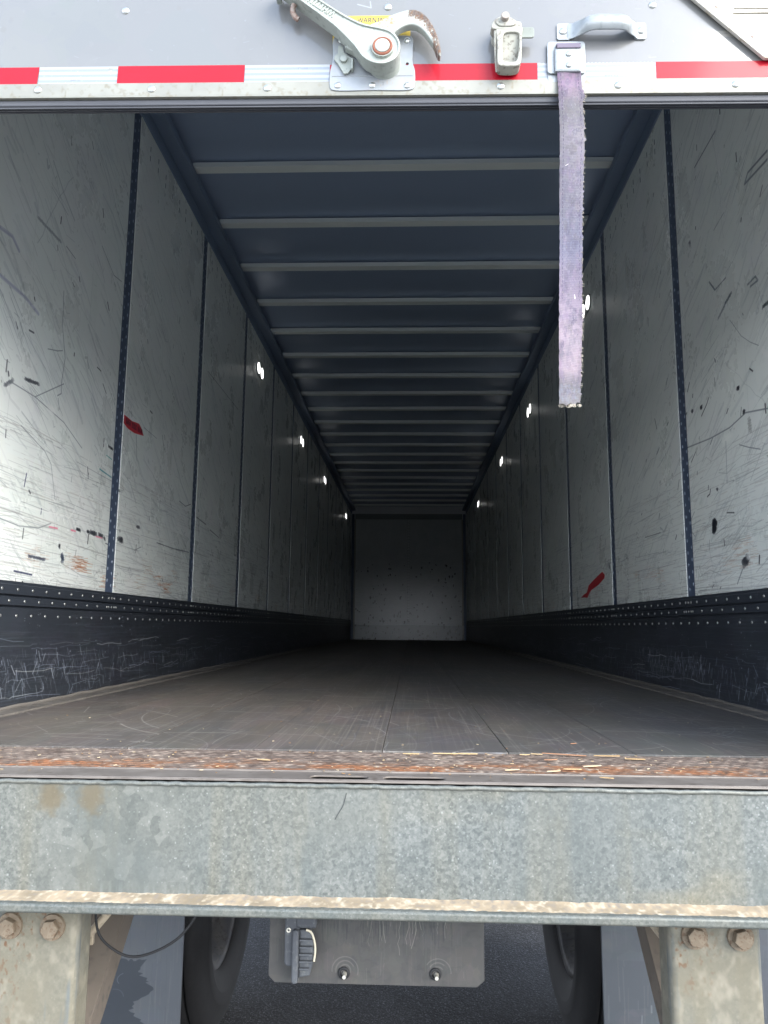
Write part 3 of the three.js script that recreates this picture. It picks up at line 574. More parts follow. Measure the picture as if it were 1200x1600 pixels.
// rear frame round the door opening (beyond the picture's edges)
{
  const rf = part('rear_frame', box(-1.31, 1.31, 2.62, ROOF + 0.034, -0.1, -0.002, 0.006), M.outer);
  for (const s of [-1, 1]) mesh('frame_post', box(s * 1.225, s * 1.31, -0.012, 2.618, -0.099, -0.001, 0.006), M.outer, rf);
}

// ---------------------------------------------------------------- underneath: guard posts, braces, plate panel, flaps, wheels
{
  const hexShape = (r) => { const s = new THREE.Shape(); for (let k = 0; k < 6; k++) { const a = k * Math.PI / 3 + 0.3; k ? s.lineTo(Math.cos(a) * r, Math.sin(a) * r) : s.moveTo(Math.cos(a) * r, Math.sin(a) * r); } s.closePath(); return s; };
  const rodM = mat({ map: texGrime(133, '#a39783', '#b0a48f', '#83796a'), roughness: 0.7 });
  const boltM = mat({ map: texGrime(131, '#6f6353', '#7d7160', '#57402f'), roughness: 0.75, metalness: 0.1 });
  const headG = uvBox(merge([ex(hexShape(0.0165), 0.004, 0.014, 0.0018), new THREE.CylinderGeometry(0.0225, 0.0235, 0.005, 24).rotateX(Math.PI / 2).translate(0, 0, 0.0025)]), 0.15);
  for (const [x0, x1, bx] of [[-0.702, -0.538, [-0.664, -0.585]], [0.523, 0.685, [0.567, 0.647]]]) {
    const post = part('guard_post', uvBox(new RoundedBoxGeometry(x1 - x0, 0.62, 0.07, 4, 0.014).translate((x0 + x1) / 2, -0.52, -0.07), 1), M.post);
    post.userData.label = x0 < 0 ? 'weathered galvanised underride post with rust specks' : 'tan-stained galvanised underride post';
    bx.forEach((x, k) => { const o = mesh('bolt', headG, boltM, post); o.position.set(x, -0.268 + (x0 > 0 ? 0.01 : 0) - k * 0.001, -0.035); o.rotation.z = k * 0.5 + x0; });
    const sx = Math.sign(x0), c = new THREE.Vector3(sx * 0.635, -0.6, 1.426 - 1.56), e = new THREE.Vector3(sx * 0.635, -0.16, 1.426 - 2.05), len = c.distanceTo(e);
    const bg = merge([box(-0.055, 0.055, 0, len, -0.004, 0.004, 0.001), box(-0.055, -0.047, 0, len, -0.06, -0.0045, 0.001), box(0.047, 0.055, 0, len, -0.06, -0.0045, 0.001), box(-0.012, 0.0, 0, len, 0.0042, 0.01)]);
    const br = part('brace', uvBox(bg, 0.6), M.brace); br.position.set(c.x, FY + c.y, c.z); br.quaternion.setFromUnitVectors(new THREE.Vector3(0, 1, 0), e.clone().sub(c).normalize());
    const rod = part('support_rod', uvBox(merge([tube([[sx * 0.6, -0.36, -0.165], [sx * 0.565, -0.325, -0.175], [sx * 0.53, -0.28, -0.19], [sx * 0.5, -0.22, -0.2]], 0.008, 24), box(sx * 0.582, sx * 0.562, -0.352, -0.328, -0.168, -0.178, 0.003)]), 0.3), rodM);
  }
  part('guard_beam', uvBox(new RoundedBoxGeometry(2.4, 0.1, 0.1, 3, 0.01).translate(0, -0.78, -0.085), 1), M.post);

  // plate panel: hangs behind the bumper, clipped lower corners
  const texPlate = canvasTex(1024, 512, (g, w, h) => {
    seed(171); g.fillStyle = '#403f3d'; g.fillRect(0, 0, w, h);
    mottle(g, w, h, 260, 34, ['#494845', '#353535', '#4f4b47'], 0.3);
    for (let i = 0; i < 700; i++) { const x = 230 + rnd(640), y = rnd(-60, 250); stroke(g, [[x, y], [x + rnd(-6, 6), y + rnd(20, 110)]], rnd(2, 9), '#25292b', rnd(0.06, 0.28)); }
    for (let i = 0; i < 260; i++) { const x = rnd(w), y = rnd(h); stroke(g, [[x, y], [x + rnd(-4, 4), y + rnd(10, 120)]], rnd(0.8, 4), ['#67665b', '#3a3d3e', '#565852'][i % 3], rnd(0.08, 0.35)); }
    for (let i = 0; i < 22; i++) { let x = rnd(430, 860), y = rnd(60, 200); const pts = []; for (let k = 0; k < 7; k++) { pts.push([x, y]); x += rnd(-9, 9); y += rnd(16, 34); } stroke(g, pts, rnd(1, 3.4), '#88877a', rnd(0.2, 0.5)); }
    for (const bx of [365, 805]) for (let k = 0; k < 5; k++) { g.globalAlpha = 0.3; g.strokeStyle = k % 2 ? '#34383a' : '#75766e'; g.lineWidth = 5; g.beginPath(); g.arc(bx, 450, 26 + k * 9, Math.PI * rnd(0.9, 1.2), Math.PI * rnd(1.7, 2.1)); g.stroke(); } g.globalAlpha = 1;
  });
  const pp = ex([[-0.203, -0.1], [-0.203, -0.379], [-0.191, -0.391], [0.191, -0.391], [0.205, -0.379], [0.205, -0.1]], -0.127, 0.004, 0.0008);
  const panel = part('plate_panel', uvPlanar(pp, 0, 1, -0.203, 0.408, -0.391, 0.2), mat({ map: texPlate, roughness: 0.6, metalness: 0.15 }));
  panel.userData.label = 'grey hanging plate panel streaked with dirt';
  const scr = mat({ color: '#c9c6ba', metalness: 0.6, roughness: 0.4 });
  for (const [x, y] of [[-0.058, -0.372], [0.115, -0.37]]) {
    const o = mesh('bolt', merge([dome(0.0045, 0.009, 10), new THREE.CylinderGeometry(0.0035, 0.0035, 0.016, 10).rotateX(Math.PI / 2).translate(0, 0, 0.008)]), scr, panel); o.position.set(x, y, -0.122);
    const w2 = mesh('washer', new THREE.TorusGeometry(0.0085, 0.003, 8, 20), M.rubber, panel); w2.position.set(x - 0.002, y + 0.001, -0.122);
  }
  // number-plate lamp: ribbed black housing with a lens edge
  const lampM = mat({ map: texGrime(181, '#3a3d42', '#4b4e52', '#5f615f'), roughness: 0.65 });
  const lamp = mesh('plate_lamp', uvBox(merge([ex(rrect(-0.17, -0.143, -0.352, -0.255, 0.008), -0.1225, 0.026, 0.003), ex(rrect(-0.1545, -0.1425, -0.378, -0.285, 0.005), -0.1225, 0.036, 0.003), box(-0.15, -0.11, -0.285, -0.25, -0.1225, -0.094, 0.006)]), 0.2), lampM, panel);
  lamp.userData.label = 'black ribbed number plate lamp';
  const bodyPts = [[-0.1425, -0.288], [-0.125, -0.288], [-0.117, -0.3], [-0.1135, -0.325], [-0.1165, -0.35], [-0.122, -0.368], [-0.1425, -0.372]];
  mesh('lamp_barrel', uvBox(ex(bodyPts, -0.1225, 0.024, 0.003), 0.2), lampM, panel);
  for (let k = 0; k < 5; k++) mesh('lamp_rib', uvBox(box(-0.142, -0.1165 - (k === 4 ? 0.006 : 0), -0.306 - k * 0.0125, -0.3025 - k * 0.0125, -0.1, -0.091, 0.0012), 0.2), lampM, panel);
  mesh('lamp_lens_edge', tube([[-0.13, -0.2875, -0.098], [-0.121, -0.291, -0.098], [-0.1145, -0.305, -0.098], [-0.112, -0.322, -0.098], [-0.114, -0.342, -0.098]], 0.0022, 20, 6), mat({ color: '#b9b19c', roughness: 0.4 }), panel);
  const ey = mesh('lamp_screw', merge([new THREE.TorusGeometry(0.0032, 0.0016, 8, 16)]), scr, panel); ey.position.set(-0.1625, -0.288, -0.0955);

  // mud flaps
  const flapTex = (wet) => canvasTex(512, 1024, (g, w, h) => {
    seed(191 + wet); g.fillStyle = wet ? '#4d5156' : '#3f444a'; g.fillRect(0, 0, w, h);
    mottle(g, w, h, 200, 30, ['#555759', '#454a50', '#4f5154'], 0.18);
    for (let i = 0; i < 420; i++) { const x = rnd(w), y = rnd(h); stroke(g, [[x, y], [x + rnd(-3, 3), y + rnd(20, 150)]], rnd(0.8, 3), ['#5f6264', '#6b6964', '#3a3e43'][i % 3], rnd(0.08, 0.3)); }
    if (wet) {
      g.fillStyle = '#2f343b'; g.globalAlpha = 0.94; g.beginPath(); g.moveTo(-5, 560); let x = 0;
      while (x < 430) { g.lineTo(x, (x > 270 && x < 310 ? 542 : 566) + rnd(-5, 5)); x += rnd(3, 9); }
      let y = 590; while (y < h) { g.lineTo(430 + 20 * Math.sin(y * 0.05) + rnd(-10, 9) - (y - 590) * 0.12, y); y += rnd(3, 9); } g.lineTo(-5, h); g.fill(); g.globalAlpha = 1;
      for (let i = 0; i < 60; i++) { const a = rnd(Math.PI * 2), px = rnd(380), py = rnd(600, h), pts = []; for (let k = 0; k < 6; k++) pts.push([px + Math.cos(a + k * 0.2) * k * 7, py + Math.sin(a + k * 0.2) * k * 7]); stroke(g, pts, rnd(0.8, 2.6), '#7b8188', rnd(0.1, 0.35)); }
    } else for (let i = 0; i < 30; i++) { const px = rnd(60, 260), py = rnd(650, 900); stroke(g, [[px, py], [px + rnd(-4, 4), py + rnd(20, 90)]], rnd(1, 4), '#82888c', rnd(0.15, 0.4)); }
  });
  for (const s of [-1, 1]) {
    const xi = s < 0 ? -0.606 : 0.621, g = box(xi, s * 1.22, -1.08, -0.24, -0.978, -0.97, 0.002);
    const f = part('mud_flap', uvPlanar(g, 0, 1, s < 0 ? -1.22 : 0.621, 0.61, -1.08, 0.84), mat({ map: flapTex(s < 0 ? 1 : 0), roughness: 0.6 }));
    f.userData.label = s < 0 ? 'grey rubber mud flap with a dark wet patch' : 'dry dark grey rubber mud flap';
    // tyres: two side by side on each end of the axle
    for (const xc of [0.775, 1.09]) {
      const wheel = new THREE.Group(); wheel.name = 'wheel'; wheel.position.set(s * xc, 0.5, -1.78); trailer.add(wheel);
      const prof = [[0.29, -0.1], [0.3, -0.118], [0.335, -0.132], [0.36, -0.139], [0.365, -0.142], [0.4, -0.142], [0.405, -0.138], [0.44, -0.13], [0.472, -0.12], [0.49, -0.106]];
      const tread = []; for (const q of [-0.098, -0.06, -0.02, 0.02, 0.06, 0.098]) tread.push([0.5, q - 0.014], [0.5, q + 0.014], [0.487, q + 0.0145], [0.487, q + 0.0255]); tread.splice(-2);
      const pts = [...prof, ...tread.filter(([, q]) => Math.abs(q) < 0.104), ...prof.map(([r, q]) => [r, -q]).reverse()].map(([r, q]) => new THREE.Vector2(r, q));
      mesh('tyre', uvBox(new THREE.LatheGeometry(pts, 72).rotateZ(Math.PI / 2), 0.5), M.tyre, wheel);
      mesh('rim', uvBox(new THREE.LatheGeometry([[0.1, 0.02], [0.2, 0.02], [0.24, -0.03], [0.262, -0.09], [0.292, -0.098], [0.296, -0.104], [0.296, 0.104], [0.262, 0.09], [0.25, 0.03], [0.2, 0.03], [0.1, 0.03]].map(([r, q]) => new THREE.Vector2(r, q)), 48).rotateZ(Math.PI / 2), 0.4), M.rim, wheel);
    }
  }
  const ax = part('axle', new THREE.CylinderGeometry(0.064, 0.064, 2.3, 24).rotateZ(Math.PI / 2), M.steelDark); ax.position.set(0, 0.5, -1.78);
  const cab = part('cable', tube([[-0.56, -0.2, -0.15], [-0.55, -0.26, -0.138], [-0.537, -0.318, -0.134], [-0.504, -0.346, -0.134], [-0.472, -0.357, -0.135], [-0.429, -0.348, -0.136], [-0.38, -0.32, -0.14], [-0.348, -0.275, -0.15], [-0.33, -0.2, -0.16]], 0.0026, 60, 8), M.rubber);
  cab.userData.label = 'thin black cable sagging below the bumper';
}

// ---------------------------------------------------------------- the roll-up door, drawn down to head height
const DY = 1.42, ZD = -0.075;                         // bottom edge above the floor, outer face
const door = new THREE.Group(); door.name = 'roll_up_door'; door.position.set(0, FY + DY, 0); door.rotation.z = -0.0095; scene.add(door);
door.userData.kind = 'thing';
tag(door, 'glossy pale grey roll-up door hanging half open across the top', 'door');
const dpart = (name, geo, m) => { const o = mesh(name, geo, m, door); o.position.y = -DY; return o; };
{
  const texDoor = canvasTex(2048, 1024, (g, w, h) => {
    seed(211);     // 2.44 m wide, 1.22 m high from the bottom edge
    g.fillStyle = '#6d6d6b'; g.fillRect(0, 0, w, h);
    mottle(g, w, h, 260, 60, ['#696a69', '#717170', '#696b6a'], 0.14);
    mottle(g, w, h, 500, 4, ['#626362', '#777876', '#66635d'], 0.3);
    for (let i = 0; i < 90; i++) { const x = rnd(w), y = rnd(h * 0.6, h); stroke(g, [[x, y], [x + rnd(-14, 14), y + rnd(-6, 6)]], rnd(0.6, 1.4), '#8c9096', rnd(0.15, 0.5)); }
    const X = (x) => (x + 1.22) / 2.44 * w, Y = (y) => (2.64 - y) / 1.22 * h;
    for (let i = 0; i < 40; i++) { const x = X(rnd(0.68, 0.76)), y = Y(1.562 + rnd(-0.008, 0.006)); stroke(g, [[x, y], [x + rnd(10, 40), y + rnd(0, 3)]], rnd(1, 3), '#8e8a82', rnd(0.2, 0.5)); }
    for (let i = 0; i < 24; i++) blot(g, X(rnd(-0.5, 0.9)), Y(rnd(1.47, 1.64)), rnd(0.7, 2.4), rnd(0.7, 2), '#7d7f85', rnd(0.3, 0.7));
    stroke(g, [[X(-0.06), Y(1.643)], [X(-0.03), Y(1.634)], [X(-0.032), Y(1.65)]], 2, '#93979d', 0.8);
  });
  const paint = mat({ map: texDoor, roughness: 0.35, clearcoat: 1, clearcoatRoughness: 0.05 });
  const base = (y0, y1) => uvPlanar(box(-1.22, 1.22, y0, y1, ZD - 0.03, ZD, 0.002), 0, 1, -1.22, 2.44, DY, 1.22);
  dpart('bottom_section', base(1.424, 1.866), paint);
  dpart('upper_section', base(1.87, 2.31), paint);
  dpart('upper_section', base(2.314, 2.64), paint);
  // aluminium bottom rail and ribbed rubber seal
  dpart('bottom_rail', uvBox(merge([box(-1.22, 1.22, 1.4215, 1.4525, ZD - 0.001, ZD + 0.003, 0.001), box(-1.22, 1.22, 1.418, 1.4222, ZD - 0.034, ZD + 0.003, 0.001)]), 0.35), M.alu);
  const sealM = mat({ map: texGrime(213, '#3e4046', '#4a4b4f', '#333438'), roughness: 0.6 });
  const seal = dpart('bottom_seal', box(-1.22, 1.22, 1.403, 1.4178, ZD - 0.032, ZD - 0.004, 0.003), sealM);
  for (const z of [-0.009, -0.016, -0.023]) mesh('seal_rib', box(-1.22, 1.22, 1.3995, 1.4035, ZD + z - 0.0018, ZD + z + 0.0018), sealM, seal);
  const rg = dome(0.0085, 0.0045, 18);
  for (const [x, y, z] of [[-0.582, 1.634, ZD], [0.008, 1.635, ZD], [0.587, 1.632, ZD], ...[-0.764, -0.509, -0.253, 0.255, 0.507, 0.755].map((q) => [q, 1.437, ZD + 0.003])]) { const o = dpart('rivet', rg, M.rivet); o.position.set(x, y - DY, z); }

  // conspicuity tape: red and white lengths
  const red = mat({ map: dataTex(256, 64, (u, v) => { const n = fbm(u * 10, v * 4, 221), c = mixc(rgb('#98041a'), rgb('#a3081f'), n); return (Math.floor(u * 128) + Math.floor(v * 32)) % 2 ? c : c.map((q) => q * 0.97); }), roughness: 0.45, clearcoat: 0.25, clearcoatRoughness: 0.1, specularIntensity: 0.5 });
  const whiteTex = (k) => canvasTex(1024, 256, (g, w, h) => {
    seed(231 + k); g.fillStyle = '#92969a'; g.fillRect(0, 0, w, h);
    for (const y of [36, 116, 196]) { g.fillStyle = '#767e88'; g.fillRect(0, y, w, 38); }
    g.strokeStyle = '#a0a3a6'; g.lineWidth = 1; g.globalAlpha = 0.5; for (let x = -h; x < w; x += 7) { g.beginPath(); g.moveTo(x, 0); g.lineTo(x + h, h); g.stroke(); g.beginPath(); g.moveTo(x + h, 0); g.lineTo(x, h); g.stroke(); } g.globalAlpha = 1;
    g.fillStyle = '#6a6f78'; g.font = 'bold 34px sans-serif'; g.textAlign = 'center';
    if (k === 1) { g.save(); g.translate(700, 42); g.rotate(Math.PI); g.fillText('DOT-C2', 0, 0); g.restore(); } else g.fillText('DOT-C2', k ? 640 : 480, 214);
    mottle(g, w, h, 80, 8, ['#868b90', '#b1b4b5', '#7d7a71'], 0.3);
    if (k === 0) { blot(g, 935, 70, 26, 60, '#9aa09c', 0.8); blot(g, 930, 40, 30, 20, '#77766c', 0.8); }
  });
  const strip = (name, x0, x1, m, y1 = 1.494, sk = 0, teeth = false) => {
    const s = new THREE.Shape(); s.moveTo(x0, 1.4527); s.lineTo(x1 - sk, 1.4527); s.lineTo(x1, y1);
    if (teeth) for (let x = x1 - 0.004; x > x0 + 0.006; x -= 0.008) { s.lineTo(x, y1 - 0.002); s.lineTo(x - 0.004, y1); }
    s.lineTo(x0 + sk, y1); s.closePath();
    return dpart(name, uvPlanar(ex(s, ZD + 0.0003, 0.0009, 0), 0, 1, x0, x1 - x0, 1.4527, y1 - 1.4527), m);
  };
  const wm = [0, 1, 2].map((k) => mat({ map: whiteTex(k), roughness: 0.3, clearcoat: 0.7, clearcoatRoughness: 0.08 }));
  strip('red_reflective_tape', -1.06, -0.7665, red, 1.4945, 0.003); strip('white_reflective_tape', -0.766, -0.5895, wm[0], 1.4945);
  strip('red_reflective_tape', -0.589, -0.3055, red, 1.4955, 0.001); strip('white_reflective_tape', -0.305, -0.1175, wm[1], 1.4945);
  strip('red_reflective_tape', -0.117, 0.3345, red, 1.4935); strip('white_reflective_tape', 0.335, 0.5885, wm[2], 1.4935, 0, true);
  strip('red_reflective_tape', 0.589, 0.88, red, 1.4935, -0.001); strip('white_reflective_tape', 0.8805, 1.06, wm[1], 1.4935);

  // warning label, half covered by the lock
  const warn = mat({ map: canvasTex(512, 192, (g, w, h) => {
    g.fillStyle = '#c4a93c'; g.fillRect(0, 0, w, h); g.fillStyle = '#3a3a46'; g.textAlign = 'center'; g.font = 'bold 44px sans-serif'; g.fillText('WARNING', w * 0.52, 46);
    seed(241); g.fillStyle = '#8c7a3a'; for (let y = 66; y < h - 8; y += 13) { let x = 12; while (x < w - 20) { const l = rnd(10, 34); g.globalAlpha = 0.7; g.fillRect(x, y, l, 6); x += l + 7; } } g.globalAlpha = 1;
    mottle(g, w, h, 60, 10, ['#cdb968', '#b89838'], 0.3);
  }), roughness: 0.45 });
  dpart('warning_label', uvPlanar(box(-0.113, 0.058, 1.545, 1.6135, ZD + 0.0002, ZD + 0.0009), 0, 1, -0.113, 0.171, 1.545, 0.0685), warn);

  // ---- lever lock
  const cast = mat({ map: texGrime(251, '#959a92', '#a0a59d', '#7f847d'), roughness: 0.45, metalness: 0.1 });
  const plateTex = canvasTex(512, 384, (g, w, h) => {
    seed(253); g.fillStyle = '#93979a'; g.fillRect(0, 0, w, h); mottle(g, w, h, 160, 22, ['#8b9093', '#9ba0a1', '#96948c'], 0.2);
    for (let i = 0; i < 50; i++) { const x = 320 + rnd(-70, 70), y = rnd(215, 350); stroke(g, [[x, y], [x + rnd(-4, 4), y + rnd(4, 26)]], rnd(1, 5), '#a9764e', rnd(0.06, 0.26)); }
    for (let i = 0; i < 26; i++) blot(g, 360 + rnd(-40, 40), 212 + rnd(-24, 24), rnd(3, 11), rnd(3, 11), '#a2683e', rnd(0.08, 0.28));
    stroke(g, [[322, 330], [322, 352]], 2.5, '#4a4a4c', 0.9); for (let i = 0; i < 60; i++) blot(g, rnd(w), rnd(h), rnd(0.7, 2), rnd(0.7, 2), '#686c6e', 0.5);
    stroke(g, [[18, 110], [18, 210]], 2, '#8d9294', 0.7);
  });
  const ps = smoothShape([[-0.112, 1.55], [-0.111, 1.52], [-0.112, 1.495], [-0.116, 1.475], [-0.116, 1.44], [-0.113, 1.432], [-0.104, 1.4285], [-0.02, 1.4285], [0.057, 1.4285], [0.066, 1.432], [0.069, 1.44], [0.069, 1.475], [0.064, 1.495], [0.064, 1.52], [0.064, 1.55], [0.061, 1.5575], [0.054, 1.5595], [-0.02, 1.5595], [-0.102, 1.5595], [-0.109, 1.5575]], 120);
  for (const [x, y] of [[-0.0405, 1.492], [0.052, 1.491]]) ps.holes.push(circ(x, y, 0.0033));
  const plateM = mat({ map: plateTex, roughness: 0.42, metalness: 0.2 });
  const lock = dpart('lock', uvPlanar(ex(ps, ZD + 0.0015, 0.0042, 0.0009), 0, 1, -0.116, 0.185, 1.4285, 0.131), plateM);
  lock.userData.label = 'steel lever lock on a riveted base plate';
  mesh('plate_crease', uvPlanar(new THREE.CylinderGeometry(0.0018, 0.0018, 0.176, 8).rotateZ(Math.PI / 2).translate(-0.0235, 1.4625, ZD + 0.005), 0, 1, -0.116, 0.185, 1.4285, 0.131), plateM, lock);
  mesh('hole_backing', box(-0.06, 0.06, 1.485, 1.498, ZD + 0.0002, ZD + 0.0008), plateM, lock);
  const pr = dome(0.0075, 0.004, 16);
  for (const [x, y] of [[-0.0925, 1.549], [0.0515, 1.5475], [-0.0985, 1.44], [-0.0235, 1.44], [0.053, 1.4385]]) { const o = mesh('bolt', pr, M.rivet, lock); o.position.set(x, y, ZD + 0.0056); }
  const PV = [0.0, 1.493];
  mesh('pivot_boss', new THREE.CylinderGeometry(0.03, 0.036, 0.022, 32).rotateX(Math.PI / 2).translate(PV[0] + 0.003, PV[1] - 0.004, ZD + 0.0165), cast, lock);
  const outline = [[-0.006, 1.5415], [-0.042, 1.5505], [-0.076, 1.568], [-0.11, 1.591], [-0.148, 1.6185], [-0.205, 1.6595], [-0.222, 1.662], [-0.232, 1.652], [-0.182, 1.6105], [-0.14, 1.5765], [-0.1, 1.5425], [-0.062, 1.5005], [-0.04, 1.4705], [-0.018, 1.4575], [0.004, 1.4555], [0.026, 1.4655], [0.037, 1.487], [0.034, 1.512], [0.018, 1.532]];
  const outC = new THREE.CatmullRomCurve3(outline.map(([x, y]) => new THREE.Vector3(x, y, 0)), true, 'centripetal').getPoints(110), inner = [];
  for (let i = 0; i < 110; i++) { const a = outC[(i + 109) % 110], b = outC[(i + 1) % 110], tx = b.x - a.x, ty = b.y - a.y, l = Math.hypot(tx, ty) || 1; inner.push([outC[i].x - ty / l * 0.0042, outC[i].y + tx / l * 0.0042]); }
  const rimS = new THREE.Shape(outC.slice(0, 110).map((p) => new THREE.Vector2(p.x, p.y))); rimS.holes.push(new THREE.Path(inner.map(([x, y]) => new THREE.Vector2(x, y))));
  const lever = mesh('lever', uvBox(merge([ex(rimS, -0.06, 0.037, 0.0012), ex(inner.map(([x, y]) => [x, y]), -0.046, 0.0195, 0), box(-0.238, -0.226, 1.636, 1.662, -0.066, -0.03, 0.002)]), 0.25), cast, lock);
  const toe = mesh('lever_toe', uvBox(tube([[-0.196, 1.618, -0.045], [-0.2, 1.606, -0.05], [-0.194, 1.594, -0.054], [-0.187, 1.59, -0.056]], 0.006, 16, 8), 0.2), mat({ map: texGrime(255, '#8d7468', '#a8a49c', '#6e4a40'), roughness: 0.7 }), lock);
  toe.userData.label = 'rusty turned-in lip of the lever';
  const font = await new FontLoader().loadAsync('fonts/droid/droid_sans_bold.typeface.json');
  const txt = new TextGeometry('WHITING', { font, size: 0.0135, depth: 0.0022, curveSegments: 3, bevelEnabled: false });
  txt.scale(1.0, 1, 1).rotateZ(Math.atan2(0.0445, -0.062)).translate(-0.101, 1.578, -0.0268);
  mesh('embossed_letters', txt, cast, lock);
  // the hook, its outer half worn to rust
  const hookTex = canvasTex(512, 512, (g, w, h) => {
    seed(257); g.fillStyle = '#989d96'; g.fillRect(0, 0, w, h); mottle(g, w, h, 120, 24, ['#8f948f', '#a3a7a1', '#a19988'], 0.25);
    const X = (x) => (x + 0.02) / 0.15 * w, Y = (y) => (1.6 - y) / 0.13 * h;
    for (let i = 0; i < 800; i++) { const t = rnd(), x = 0.058 + 0.06 * Math.sin(t * 1.5), y = 1.592 - 0.11 * (1 - Math.cos(t * 1.5)) - 0.004; blot(g, X(x + rnd(-0.006, 0.012)), Y(y + rnd(-0.012, 0.006)), rnd(2, 11), rnd(3, 18), ['#4f443d', '#5f5249', '#3e332e', '#6a5f56', '#5e3a1f'][i % 5], rnd(0.25, 0.75)); }
    for (let i = 0; i < 60; i++) blot(g, X(0.005 + rnd(-0.02, 0.02)), Y(1.562 + rnd(-0.015, 0.012)), rnd(3, 13), rnd(3, 10), '#a5632f', rnd(0.12, 0.4));
  });
  const hs = smoothShape([[-0.03, 1.555], [-0.008, 1.567], [0.02, 1.582], [0.056, 1.5935], [0.072, 1.592], [0.088, 1.582], [0.104, 1.56], [0.118, 1.525], [0.1245, 1.49], [0.1225, 1.482], [0.1175, 1.485], [0.11, 1.506], [0.1, 1.523], [0.086, 1.543], [0.074, 1.553], [0.06, 1.557], [0.042, 1.552], [0.026, 1.54], [0.012, 1.52], [-0.012, 1.515]], 120);
  const hook = mesh('hook', uvPlanar(ex(hs, -0.0545, 0.0195, 0.003), 0, 1, -0.02, 0.15, 1.47, 0.13), mat({ map: hookTex, roughness: 0.6, metalness: 0.1 }), lock);
  hook.userData.label = 'curved locking hook with a rusty worn tip';
  mesh('pivot_collar', new THREE.CylinderGeometry(0.0235, 0.0245, 0.008, 32).rotateX(Math.PI / 2).translate(PV[0], PV[1], -0.024), cast, lock);
  mesh('rust_ring', new THREE.TorusGeometry(0.0185, 0.0032, 10, 32).translate(PV[0], PV[1], -0.0205), mat({ map: texGrime(259, '#7a4a38', '#8f5c48', '#5e3a30'), roughness: 0.85 }), lock);
  mesh('pivot_pin', ex(new THREE.Shape().absarc(PV[0] - 0.0005, PV[1] + 0.0005, 0.016, 0, Math.PI * 2), -0.03, 0.0135, 0.002, 24), cast, lock);
  // small spring catch beside the lever
  mesh('catch', uvBox(merge([ex([[-0.099, 1.531], [-0.089, 1.53], [-0.086, 1.515], [-0.078, 1.508], [-0.064, 1.497], [-0.066, 1.478], [-0.077, 1.464], [-0.085, 1.463], [-0.099, 1.488], [-0.108, 1.499], [-0.106, 1.507], [-0.1, 1.512]], ZD + 0.0075, 0.005, 0.0012), box(-0.069, -0.0645, 1.468, 1.494, ZD + 0.008, ZD + 0.022, 0.0015).rotateZ(0)]), 0.2), cast, lock);
  const leaf = box(-0.014, 0.014, -0.004, 0.004, -0.009, 0.009, 0.003).rotateZ(-0.55).translate(-0.07, 1.512, ZD + 0.019);
  mesh('catch_finger', uvBox(leaf, 0.2), cast, lock);
  mesh('catch_pin', ex(new THREE.Shape().absarc(-0.086, 1.496, 0.0078, 0, Math.PI * 2), ZD + 0.011, 0.007, 0.001, 20), cast, lock);

  // ---- keeper latch to the right: pivoting stirrup with a thumb tab
  const kDirt = mat({ map: texGrime(261, '#949489', '#a19f95', '#5c564d'), roughness: 0.6, metalness: 0.1 });
  const keep = dpart('keeper_latch', uvBox(merge([new THREE.CylinderGeometry(0.022, 0.024, 0.012, 28).rotateX(Math.PI / 2).translate(0.258, 1.549, ZD + 0.007), ex(smoothShape([[0.236, 1.566], [0.25, 1.577], [0.268, 1.577], [0.282, 1.567], [0.295, 1.563], [0.296, 1.55], [0.285, 1.545], [0.25, 1.545], [0.232, 1.55]], 60), ZD + 0.013, 0.024, 0.003)]), 0.2), kDirt);
  keep.userData.label = 'pivoting stirrup latch with a thumb tab';
  mesh('latch_pin', ex(new THREE.Shape().absarc(0.2605, 1.5685, 0.0085, 0, Math.PI * 2), ZD + 0.036, 0.014, 0.0018, 20), mat({ map: texGrime(263, '#958c84', '#a39e96', '#70503f'), roughness: 0.6 }), keep);
  const st = smoothShape([[0.2455, 1.466], [0.25, 1.461], [0.288, 1.461], [0.2935, 1.467], [0.2965, 1.53], [0.2975, 1.552], [0.27, 1.554], [0.2445, 1.552], [0.2445, 1.51]], 70); st.holes.push(new THREE.Path(smoothShape([[0.257, 1.475], [0.262, 1.4705], [0.282, 1.4705], [0.2865, 1.476], [0.2905, 1.532], [0.288, 1.538], [0.262, 1.538], [0.2575, 1.532]], 50).getPoints()));
  const web = box(-0.0185, 0.0185, -0.038, 0.038, -0.0015, 0.0015, 0.001).rotateX(0.26).translate(0.273, 1.5045, ZD + 0.02);
  mesh('stirrup', uvBox(merge([ex(st, ZD + 0.006, 0.03, 0.002), web]), 0.2), kDirt, keep);
  mesh('stirrup_link', uvBox(tube([[0.24, 1.545, ZD + 0.032], [0.2405, 1.51, ZD + 0.029], [0.243, 1.475, ZD + 0.022], [0.2455, 1.462, ZD + 0.014]], 0.0026, 20, 8), 0.2), kDirt, keep);
  mesh('thumb_tab', uvBox(ex(rrect(0.29, 0.324, 1.531, 1.556, 0.006), ZD + 0.026, 0.004, 0.001), 0.2), mat({ map: texGrime(265, '#757a72', '#868b83', '#656a63'), roughness: 0.5 }), keep);
  mesh('latch_cap', uvBox(ex(smoothShape([[0.241, 1.561], [0.249, 1.572], [0.262, 1.577], [0.276, 1.57], [0.285, 1.561], [0.28, 1.553], [0.262, 1.551], [0.247, 1.553]], 50), ZD + 0.033, 0.007, 0.002), 0.2), kDirt, keep);

  // ---- pull handle: one pressed strip
  const hm = mat({ map: texGrime(271, '#8d9294', '#989c9d', '#7f8483'), roughness: 0.38, metalness: 0.3 });
